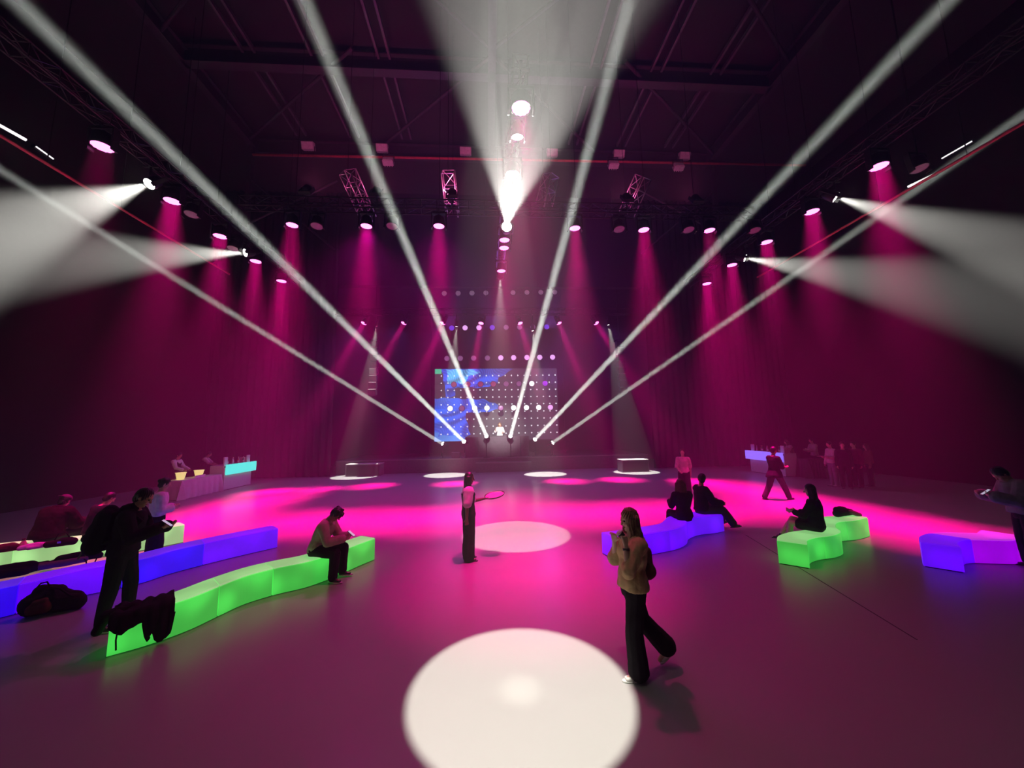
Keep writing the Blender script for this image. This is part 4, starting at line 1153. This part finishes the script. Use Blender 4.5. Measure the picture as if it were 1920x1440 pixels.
# 3 --- seated, hunched over a phone, on the green bench
mn = human('person in a tan jacket sitting hunched over a phone on the green bench', (-3.0, 6.97), -96, 1.64, spine=(0, .52, 1), neck=(0, .95, .75), seat=HB, vox=.0085, skin='tan',
    arms=[((-.16, .42, -.9), (.52, .9, .12)), ((.16, .42, -.9), (-.52, .9, .12))], curl=(.9, .9), palms=[(.4, 0, 1), (-.4, 0, 1)],
    legs=[((-.06, 1, -.02), (.0, -.02, -1)), ((.16, 1, -.06), (.05, -.06, -1))],
    top=dict(mat=C_BEIGE, ease=.030, hem=-.06, sleeve=1.0, cuff=.006, name='jacket', collar=True, fold=1.4), bottom=dict(mat=C_BLACK, flare=.06, loose=.01), hair=('shaggy', 'black', 0), shoes=(.03, .03, .03), shoehi=True)
phone('phone held by the seated person in the tan jacket', mn, 1, 40, (-.06, .03, .02))

# 4 --- standing man with a backpack at the left
bp = human('man all in black with a backpack standing looking down at a phone', (-5.02, 5.66), -72, 1.76, spine=(0, .16, 1), neck=(0, .62, .9), vox=.0085, skin='tan',
    arms=[((-.20, .35, -1), (.30, .95, .22)), ((.20, .38, -1), (-.18, .98, .30))], curl=(.8, .9), palms=[(.6, 0, 1), (-.4, 0, 1)],
    legs=[((-.12, .12, -1), (-.05, -.01, -1)), ((.14, -.06, -1), (.08, -.12, -1))], feet=[(-.2, 1, 0), (.35, 1, 0)],
    top=dict(mat=C_BLACK, ease=.036, hem=-.10, sleeve=1.0, cuff=.01, name='jacket', collar=True, hood=True, fold=1.3), bottom=dict(mat=C_BLACK, flare=.046, loose=.004), hair=('short', 'black', 0), shoes=(.02, .02, .02), shoehi=True)
phone('phone in the hand of the man with the backpack', bp, 1, 40, (0, .02, .02))
W4 = bp['W']
t = thing('backpack', 'bulky black backpack on the back of the standing man', 'backpack', W4.translation, bp['root'].rotation_euler.z)
S4, F4 = bp['S'], bp['F']; c = bp['along'](.26) - F4 * .25
bm = bmesh.new()
for sx in (-1, 1):
    rc(bm, c + V(sx * .07, 0, 0) + S4 * .17, .10, c + V(sx * .08, 0, 0) - S4 * .20 - F4 * .02, .125)
rc(bm, c + S4 * .22, .09, c - S4 * .05 - F4 * .05, .13)
obj('sack', finish(bm, .010, 'sack', 4, .004), C_BLACK, t)
bm = bmesh.new(); rc(bm, c - F4 * .12 - S4 * .12 + V(-.07, 0, 0), .06, c - F4 * .12 - S4 * .12 + V(.07, 0, 0), .06); obj('front_pocket', finish(bm, .010, 'pk', 3), C_CHAR, t)
for sx in (-1, 1):
    bm = bmesh.new(); tube(bm, [c + V(sx * .09, 0, 0) + S4 * .20 + F4 * .06, bp['nk'] + V(sx * .11, 0, 0) + S4 * .01, bp['along'](.40) + V(sx * .12, 0, 0) + F4 * .16, bp['along'](.22) + V(sx * .17, 0, 0) + F4 * .09, c + V(sx * .13, 0, 0) - S4 * .18 + F4 * .05], .020, 6); obj('shoulder_strap', bm, C_BLACK, t, True)
    bm = bmesh.new(); tube(bm, [c + V(sx * .06, -.12, 0) - S4 * .22, c + V(sx * .065, -.15, 0) - S4 * .36], .010, 6); obj('hanging_strap', bm, C_GREY, t)

# 5 --- woman in a white shirt between the benches
human('woman in a white shirt and wide black trousers standing between the left benches', (-6.62, 8.1), -48, 1.62, spine=(0, .05, 1), neck=(.0, .4, 1), female=True, vox=.010,
    arms=[((-.16, .10, -1), (.5, .8, .1)), ((.18, .05, -1), (-.55, .8, .05))],
    top=dict(mat=C_WHITE, ease=.03, hem=-.01, sleeve=.9, cuff=.015, name='shirt', fold=1.5), bottom=dict(mat=C_BLACK, flare=.12, loose=.05, ease=.02), hair=('bun', 'black', 0))

# 6 --- bar staff on the left
human('bartender in a white shirt and dark vest behind the pale clothed table', (-13.15, 16.75), -88, 1.78, spine=(0, .10, 1), neck=(0, .5, 1), vox=.014, skin='tan',
    arms=[((-.16, .5, -.9), (.2, .9, -.35)), ((.16, .5, -.9), (-.2, .9, -.35))], top=dict(mat=C_WHITE, ease=.022, name='shirt'), vest=dict(mat=C_BLACK, ease=.03, straps=True), bottom=dict(mat=C_BLACK))
human('dark dressed bartender bending over the cyan bar counter', (-13.45, 18.65), -70, 1.74, spine=(0, .35, 1), neck=(0, .6, 1), vox=.014, skin='tan',
    arms=[((-.16, .7, -.7), (.1, .9, -.4)), ((.16, .7, -.7), (-.2, .9, -.4))], top=dict(mat=C_ROSE, ease=.022, name='shirt', sleeve=.4), vest=dict(mat=C_BLACK, ease=.03), bottom=dict(mat=C_BLACK))

# 7 --- two people sitting on the lime bench
a = human('person in a maroon coat and cap hunched on the lime bench with back turned', (-9.05, 8.50), 8, 1.74, spine=(-.04, .55, 1), neck=(0, .6, .9), seat=HB, vox=.011, skin='tan',
    arms=[((-.28, .4, -.9), (.35, .9, -.1)), ((.28, .4, -.9), (-.35, .9, -.1))], legs=[((-.28, 1, 0), (-.05, .1, -1)), ((.28, 1, 0), (.05, .1, -1))],
    top=dict(mat=mat_maroon_dark, ease=.075, hem=-.10, wide=1.12, cuff=.02, name='coat', hood=True, fold=1.6), bottom=dict(mat=C_BLACK), hair=('short', 'black', 0), shoes=(.05, .04, .05))
cap_on(a, cloth('cap_grey', (.08, .065, .075)), True)
b7 = human('dark clothed person sitting behind the standing man on the lime bench', (-8.45, 8.78), -20, 1.70, spine=(0, .30, 1), neck=(0, .7, .9), seat=HB, vox=.012, skin='tan',
    arms=[((-.16, .5, -.9), (.35, .9, .1)), ((.16, .5, -.9), (-.35, .9, .1))], legs=[((-.1, 1, 0), (0, .1, -1)), ((.1, 1, 0), (0, .05, -1))],
    top=dict(mat=C_BLACK, ease=.04, hem=-.08, name='jacket'), bottom=dict(mat=C_BLACK), hair=('short', 'black', 0))
t = thing('paper_bag', 'pale bag catching pink light beside the person in the maroon coat', 'bag', (-8.02, 8.90, HB + .002), math.radians(30))
bm = bmesh.new(); box(bm, (0, 0, .17), (.30, .14, .34), bev=.012); obj('bag_body', bm, mat('pale_paper', (.7, .55, .62), .7), t)
for sy in (-1, 1):
    bm = bmesh.new(); tube(bm, [(-.06, sy * .06, .33), (-.05, sy * .06, .41), (.05, sy * .06, .41), (.06, sy * .06, .33)], .006, 6); obj('handle', bm, mat('cord_pale', (.6, .5, .5), .7), t)

# 8 --- the couple on the violet bench
human('long haired woman in black sitting with back turned on the violet bench', (4.42, 8.42), 2, 1.66, spine=(0, .10, 1), neck=(.05, .25, 1), seat=HB, vox=.009, female=True, look=-30, skin='tan',
    arms=[((-.14, .45, -.9), (.3, .9, .2)), ((.14, .45, -.9), (-.3, .9, .2))], legs=[((-.08, 1, 0), (0, .05, -1)), ((.08, 1, 0), (0, .05, -1))],
    top=dict(mat=C_BLACK, ease=.03, hem=-.10, name='jumper', fold=1.2), bottom=dict(mat=C_BLACK), hair=('long', 'brown', .36))
human('short haired man in black sitting at the right end of the violet bench', (5.16, 8.98), -86, 1.74, spine=(-.06, .12, 1), neck=(-.05, .2, 1), look=75, seat=HB, vox=.009, skin='tan',
    arms=[((-.2, .5, -.9), (.1, .9, -.1)), ((.2, .45, -.9), (-.1, .9, -.2))], legs=[((-.15, 1, .10), (-.05, .55, -1)), ((.15, 1, .0), (.05, .75, -1))], feet=[(-.1, 1, .1), (.1, 1, .1)],
    top=dict(mat=C_BLACK, ease=.035, hem=-.08, name='jacket', fold=1.2), bottom=dict(mat=C_CHAR, flare=.07, loose=.015), hair=('short', 'black', 0), shoes=(.03, .03, .03))
# 9 --- standing behind them
human('person in a pale pink shirt and dark trousers walking behind the couple', (6.98, 13.1), 150, 1.68, vox=.013, female=True,
    arms=[((-.2, -.25, -1), (.0, .1, -1)), ((.2, .25, -1), (-.3, .6, -.4))], legs=[((-.06, .22, -1), (0, .05, -1)), ((.06, -.25, -1), (0, -.4, -1))], feet=[(-.1, 1, 0), (.1, .9, -.4)],
    top=dict(mat=C_ROSE, ease=.025, sleeve=.5, name='shirt'), bottom=dict(mat=C_BLACK, flare=.09, loose=.03), hair=('bun', 'brown', 0))
# 10 --- walker before the violet bar
wk = human('person in black with jacket tied round the waist striding before the violet bar', (9.75, 12.3), -84, 1.80, spine=(0, .02, 1), neck=(0, .3, 1), vox=.010, skin='tan',
    arms=[((-.14, .35, -.9), (.45, .8, -.05)), ((.16, .30, -.95), (-.35, .9, -.05))], curl=(.8, .8), palms=[(.4, 0, 1), (-.4, 0, 1)],
    legs=[((-.03, -.36, -1), (0, -.62, -1)), ((.03, .50, -1), (0, .42, -1))], feet=[(-.05, .9, -.3), (.05, 1, .05)],
    top=dict(mat=C_BLACK, ease=.026, hem=-.03, sleeve=.55, name='shirt', fold=1.2), bottom=dict(mat=C_CHAR, flare=.062, loose=.008), hair=('short', 'black', 0), shoes=(.02, .02, .02))
bm = bmesh.new(); P0 = wk['pel']
loft(bm, [(P0 + V(0, 0, .10), V(.185, 0, 0), V(0, .135, 0)), (P0 + V(0, 0, .04), V(.205, 0, 0), V(0, .165, 0)), (P0 + V(0, -.02, -.10), V(.24, 0, 0), V(0, .24, 0)), (P0 + V(0, -.03, -.17), V(.235, 0, 0), V(0, .25, 0))], 20)
rc(bm, P0 + V(.03, .16, .06), .04, P0 + V(.06, .22, -.14), .03); rc(bm, P0 + V(-.03, .16, .06), .04, P0 + V(-.05, .21, -.12), .03)
obj('tied_jacket', finish(bm, .011, 'tj', 3, .008), C_BLACK, wk['root'])
# 11 --- woman in a black dress on the green bench
human('woman in a black dress sitting with crossed bare legs on the green bench', (6.50, 7.22), 36, 1.66, spine=(0, .05, 1), neck=(0, .25, 1), seat=HB, vox=.0088, female=True, look=10,
    arms=[((-.16, .5, -.9), (.35, .9, .15)), ((.16, .4, -.95), (-.4, .9, .1))], legs=[((-.10, 1, .04), (-.05, .12, -1)), ((-.30, 1, .22), (-.28, .55, -.9))], feet=[(-.1, 1, 0), (-.2, 1, -.15)],
    top=dict(mat=C_BLACK, ease=.022, hem=-.06, sleeve=.85, name='jacket'), bottom=dict(mat=C_BLACK, kind='dress', dress=True, length=.62), hair=('long', 'black', .40), shoes=(.03, .02, .02))
# 12 --- man at the right edge
mr_ = human('man in a grey jumper standing at the right edge looking down at a phone', (9.28, 6.05), 62, 1.72, spine=(0, .20, 1), neck=(0, 1.0, .65), vox=.0088, skin='tan',
    arms=[((-.2, .35, -1), (.30, .95, .28)), ((.2, .35, -1), (-.25, .95, .25))], curl=(.8, .8), palms=[(.5, 0, 1), (-.5, 0, 1)], legs=[((-.08, .04, -1), (0, -.05, -1)), ((.08, -.02, -1), (0, -.06, -1))],
    top=dict(mat=C_GREY, ease=.055, hem=-.08, wide=1.08, cuff=.012, name='jumper', fold=1.4), bottom=dict(mat=C_BLACK, flare=.085, loose=.03), hair=('short', 'black', 0), shoes=(.05, .045, .05))
phone('phone held by the man in the grey jumper', mr_, 0, 40, (0, .02, .02))
# 13 --- staff at the right bar
human('bartender in a pale pink shirt holding a notepad beside the violet bar', (16.5, 18.0), 84, 1.78, spine=(0, .08, 1), neck=(0, .4, 1), vox=.014,
    arms=[((-.16, .4, -.9), (.3, .9, .3)), ((.16, .3, -.95), (-.3, .9, .2))], top=dict(mat=C_ROSE, ease=.024, name='shirt'), bottom=dict(mat=C_BLACK))
human('brown haired bartender half hidden behind the violet bar', (15.8, 18.6), 70, 1.72, spine=(0, .25, 1), neck=(0, .6, 1), vox=.014, female=True,
    arms=[((-.16, .5, -.9), (.2, .9, -.2)), ((.16, .5, -.9), (-.2, .9, -.2))], top=dict(mat=C_ROSE, ease=.024, name='shirt', sleeve=.5), vest=dict(mat=C_BROWN, ease=.03), bottom=dict(mat=C_BLACK), hair=('long', 'brown', .2))
# 14 --- the group by the right wall
for lb, px, py, yw, hh, tm, bmz, hr in (('person with pale trousers holding a tray, leftmost of the group at right', 1566, 912, 82, 1.76, C_ROSE, C_DENIM, ('short', 'black', 0)),
        ('person in black, second in the group by the right wall', 1589, 916, 140, 1.76, C_BLACK, C_BLACK, ('short', 'brown', 0)),
        ('person in a maroon shirt, third in the group by the right wall', 1611, 914, 100, 1.76, C_MAROON, C_BLACK, ('short', 'black', 0)),
        ('person in brown, rightmost of the group by the right wall', 1636, 912, 60, 1.66, C_BROWN, C_BLACK, ('long', 'brown', .2))):
    p = atz(px, py, 0)
    g = human(lb, (p.x, p.y), yw, hh, vox=.014, neck=(0, .3, 1), arms=[((-.16, .35, -1), (.2, .9, .1)), ((.2, .1, -1), (0, .3, -1))] if 'tray' in lb else None,
        top=dict(mat=tm, ease=.026, name='shirt'), bottom=dict(mat=bmz), hair=hr, shoes=(.7, .65, .65) if 'tray' in lb else (.03, .03, .03))
    if 'tray' in lb:
        q = worldp(g, g['grips'][0])
        o = thing('serving_tray', 'small pale tray held out by the leftmost person of the group by the right wall', 'tray', q + V(-.06, 0, .02))
        bm = bmesh.new(); lathe(bm, [(.13, 0), (.15, .014), (.14, .014), (.128, .004)], 24); obj('plate', bm, mat('tray_pink_surface', (.62, .40, .45), .3), o, True)
# 15 --- the DJ
t = thing('stage_riser', 'black riser behind the stage booth for the DJ', 'riser', ((bx0 + bx1) / 2, 24.88, .82))
bm = bmesh.new(); box(bm, (0, .12, .18), (2.2, .56, .36)); obj('block', bm, STG_M, t)
bm = bmesh.new(); box(bm, (0, .12, .375), (2.24, .58, .03)); obj('top_board', bm, STG_T, t)
human('DJ with pale hair in a light shirt lit white behind the stage booth', (X(937, 25.0), 25.0), 180, 1.74, z0=1.21, neck=(0, .4, 1), vox=.012,
    arms=[((-.3, .4, -.8), (.3, .9, -.2)), ((.4, .3, -.6), (-.1, .6, .7))], top=dict(mat=C_WHITE, ease=.03, sleeve=.5, name='shirt'), bottom=dict(mat=C_BLACK), hair=('long', 'blond', .15))
# ================================================================= coats and bags left on and by the benches
def lump(name, label, cat, loc, rz, pieces, m, vox=.012, fold=.008, part='body', group=None):
    t = thing(name, label, cat, loc, rz, group)
    bm = bmesh.new()
    for a, ra, b, rb in pieces: rc(bm, a, ra, b, rb)
    me = finish(bm, vox, part, 3, fold, loc[0])
    n = len(me.vertices); co = np.empty(n * 3, np.float32); me.vertices.foreach_get('co', co); c = co.reshape(-1, 3)
    c[:, 2] = np.maximum(c[:, 2], .004); me.vertices.foreach_set('co', c.ravel())
    obj(part, me, m, t)
    return t
M_JACK = cloth('jacket_black', (.016, .014, .016)); M_RUCK = cloth('rucksack_black', (.022, .016, .018)); M_RUST = cloth('rucksack_rust', (.10, .035, .025))
# black jacket hanging over the end of the front green bench
def draped_jacket():
    """follows the bench end: over the seat, down the front; ragged hem with two hanging sleeves"""
    N = 96; n = 90
    bm = bmesh.new(); rows = []
    L = .40                                        # fraction of the rail that is covered
    T = np.concatenate([np.linspace(-.36, 0, 14), np.linspace(.02, .46, 30)])
    def hem(u):        # u 0..1 along the jacket, metres down the front
        pts = [(0, .10), (.10, .17), (.2, .20), (.30, .16), (.42, .13), (.50, .12), (.56, .30), (.60, .36), (.66, .28), (.70, .37), (.76, .42), (.86, .41), (.95, .34), (1, .12)]
        for (a, x), (b, y) in zip(pts, pts[1:]):
            if u <= b: return x + (y - x) * (u - a) / (b - a)
        return .1
    def P(i, tt):
        u = i / n; k = u * 14.5; j = int(k); f = k - j
        fr = FG[j].lerp(FG[j + 1], f); bk = FGB[j].lerp(FGB[j + 1], f); d = (bk - fr).normalized()
        wr = .008 * math.sin(i * .35 + 9 * tt) + .006 * math.sin(i * .16 - 17 * tt)
        if tt <= 0: return fr + d * min(-tt, .36) * (.95 + .05 * math.sin(u * 9)) + Vector((0, 0, HB + .022 + wr + .012 * math.sin(u * 14) ** 2 + .035 * math.exp(-((u - .75) / .14) ** 2) * math.exp(-((tt + .15) / .12) ** 2)))
        h = min(tt, hem(u))
        return fr - d * (.022 + wr + .018 * math.sin(u * 20 + 1) ** 2 * min(1, h * 5)) + Vector((0, 0, HB + .012 - h))
    for tt in T: rows.append([bm.verts.new(P(i, tt)) for i in range(n + 1)])
    for a, b in zip(rows, rows[1:]):
        for i in range(n):
            if (a[i].co - b[i].co).length + (a[i + 1].co - b[i + 1].co).length > 1e-5: bm.faces.new((a[i], a[i + 1], b[i + 1], b[i]))
    bmesh.ops.remove_doubles(bm, verts=bm.verts, dist=1e-5)
    t = thing('jacket', 'black jacket draped over the near end of the front green bench', 'jacket', (0, 0, 0))
    o = obj('fabric', bm, M_JACK, t, True); s = o.modifiers.new('thick', 'SOLIDIFY'); s.thickness = .012; s.offset = 1
    # one sleeve hanging free off the bench end towards the floor, with a dangling cord
    a = FG[0] + Vector((-.02, .02, HB + .01)); ax = (FG[0] - FG[2]).normalized()
    bm = bmesh.new(); rc(bm, FG[5] + Vector((-.12, .12, HB + .02)), .06, FG[0] + ax * .02 + Vector((-.10, .10, HB)), .055); rc(bm, FG[0] + ax * .02 + Vector((-.10, .10, HB)), .055, FG[0] + ax * .07 + Vector((-.12, .10, HB - .16)), .05)
    obj('sleeve', finish(bm, .010, 'sleeve', 3, .006), M_JACK, t)
    bm = bmesh.new(); tube(bm, [FG[2] - Vector((-.025, .03, -.30)), FG[2] - Vector((-.02, .035, -.18)), FG[2] - Vector((-.03, .032, -.07))], .008, 6); obj('cord', bm, M_JACK, t)
draped_jacket()
# rucksack on the floor by the blue bench
p = atz(98, 1148, 0)
t = lump('rucksack', 'large black rucksack slumped on the floor against the blue bench', 'rucksack', (p.x, p.y, 0), math.radians(20),
     [((-.28, 0, .16), .17, (-.05, .03, .20), .20), ((-.20, .05, .30), .13, (.02, .05, .27), .13), ((.05, 0, .15), .15, (.34, -.02, .12), .12), ((.1, .05, .22), .11, (.30, .04, .16), .10)], M_RUCK, .012, .008, 'sack')
bm = bmesh.new(); rc(bm, V(-.20, -.16, .12), .08, V(-.02, -.17, .14), .085); rc(bm, V(-.16, -.15, .20), .06, V(-.04, -.15, .22), .06); obj('front_pocket', finish(bm, .011, 'pk', 3, .004), M_RUST, t)
bm = bmesh.new(); tube(bm, [(-.05, -.05, .40), (.10, -.08, .37), (.24, -.10, .26), (.33, -.08, .20)], .014, 6); obj('shoulder_strap', bm, M_RUCK, t, True)
bm = bmesh.new(); tube(bm, [(-.24, 0, .42), (-.20, 0, .47), (-.12, 0, .48), (-.08, 0, .41)], .012, 6); obj('grab_handle', bm, M_RUCK, t, True)
t.scale = (.78, .78, .9)
# black coat over the blue bench, with a paler sleeve
q = atz(44, 1074, HB)
t = lump('coat', 'black coat lying over the blue bench at the left edge', 'coat', (q.x, q.y, HB), math.radians(38),
     [((-.55, 0, .05), .10, (.05, .0, .06), .11), ((-.4, -.08, .04), .09, (0, -.12, .03), .08), ((-.3, .10, .05), .08, (.2, .08, .04), .07)], M_JACK, .011, .010)
bm = bmesh.new(); rc(bm, V(.06, 0, .05), .055, V(.42, .05, .04), .05); rc(bm, V(.42, .05, .04), .05, V(.62, .10, .035), .045); obj('sleeve', finish(bm, .010, 'sl', 3, .007), cloth('coat_lining', (.16, .11, .14)), t)
q = atz(150, 1052, HB)
t = lump('handbag', 'small dark bag lying on the blue bench with its strap hanging down', 'bag', (q.x, q.y, HB), math.radians(40),
     [((-.22, 0, .07), .075, (.10, 0, .08), .085), ((.10, 0, .08), .08, (.22, -.03, .05), .05), ((-.34, .02, .04), .035, (-.2, 0, .06), .06)], M_RUCK, .010, .005, 'pouch')
bm = bmesh.new(); tube(bm, [(.16, -.06, .05), (.2, -.17, .03), (.17, -.24, -.06), (.13, -.25, -.14), (.10, -.24, -.05), (.08, -.17, .03), (.02, -.07, .06)], .009, 6); obj('strap', bm, M_RUCK, t, True)
# odds and ends on the lime bench
q = atz(14, 1034, HB)
lump('jacket', 'crumpled dark red jacket on the lime bench at the left edge', 'jacket', (q.x, q.y, HB), .5, [((-.25, 0, .05), .07, (.05, 0, .07), .08), ((0, .05, .05), .07, (.22, .02, .04), .06)], C_MAROON, .011, .009)
q = atz(42, 1031, HB)
t = thing('drink_bottle', 'small pinkish drink bottle standing on the lime bench', 'bottle', (q.x, q.y, HB))
bm = bmesh.new(); lathe(bm, [(.038, 0), (.042, .01), (.042, .13), (.022, .165), (.02, .18)], 16); obj('body', bm, mat('pink_plastic', (.75, .28, .35), .25), t, True)
bm = bmesh.new(); lathe(bm, [(.023, .178), (.023, .205)], 14); obj('cap', bm, C_MAROON, t)
q = atz(72, 1028, HB)
lump('scarf', 'pale violet scarf bunched on the lime bench', 'scarf', (q.x, q.y, HB), .6, [((-.22, 0, .04), .045, (.0, .03, .05), .055), ((0, .03, .05), .05, (.24, -.02, .04), .045), ((-.1, -.05, .03), .04, (.15, .06, .03), .04)], cloth('scarf_violet', (.50, .28, .55)), .010, .008)
q = atz(116, 1024, HB)
t = lump('handbag', 'black handbag with a shiny buckle on the lime bench beside the person in maroon', 'bag', (q.x, q.y, HB), .5, [((-.18, 0, .06), .065, (.14, 0, .07), .07), ((.0, 0, .10), .06, (.1, 0, .11), .05)], M_RUCK, .010, .004, 'pouch')
bm = bmesh.new(); tube(bm, [(-.1, -.01, .13), (-.06, -.01, .24), (.04, -.01, .25), (.09, -.01, .15)], .010, 6); obj('handle', bm, M_RUCK, t, True)
bm = bmesh.new(); box(bm, (-.02, -.075, .09), (.05, .012, .04), bev=.004); obj('buckle', bm, mat('bright_buckle', (.8, .7, .75), .2, .9), t)
# jacket beside the seated woman in the black dress
q = atz(1582, 967, HB)
t = lump('jacket', 'dark jacket heaped on the green bench behind the woman in the black dress', 'jacket', (q.x, q.y, HB), math.radians(28), [((-.26, .03, .08), .08, (.0, .0, .10), .10), ((.0, 0, .09), .09, (.24, -.06, .06), .07), ((-.2, .05, .15), .07, (-.05, .03, .15), .06)], M_JACK, .011, .010)
bm = bmesh.new(); rc(bm, V(.05, -.12, .10), .05, V(.26, -.20, .02), .045); obj('sleeve', finish(bm, .010, 'sl', 3, .006), cloth('jacket_lining', (.12, .06, .07)), t)
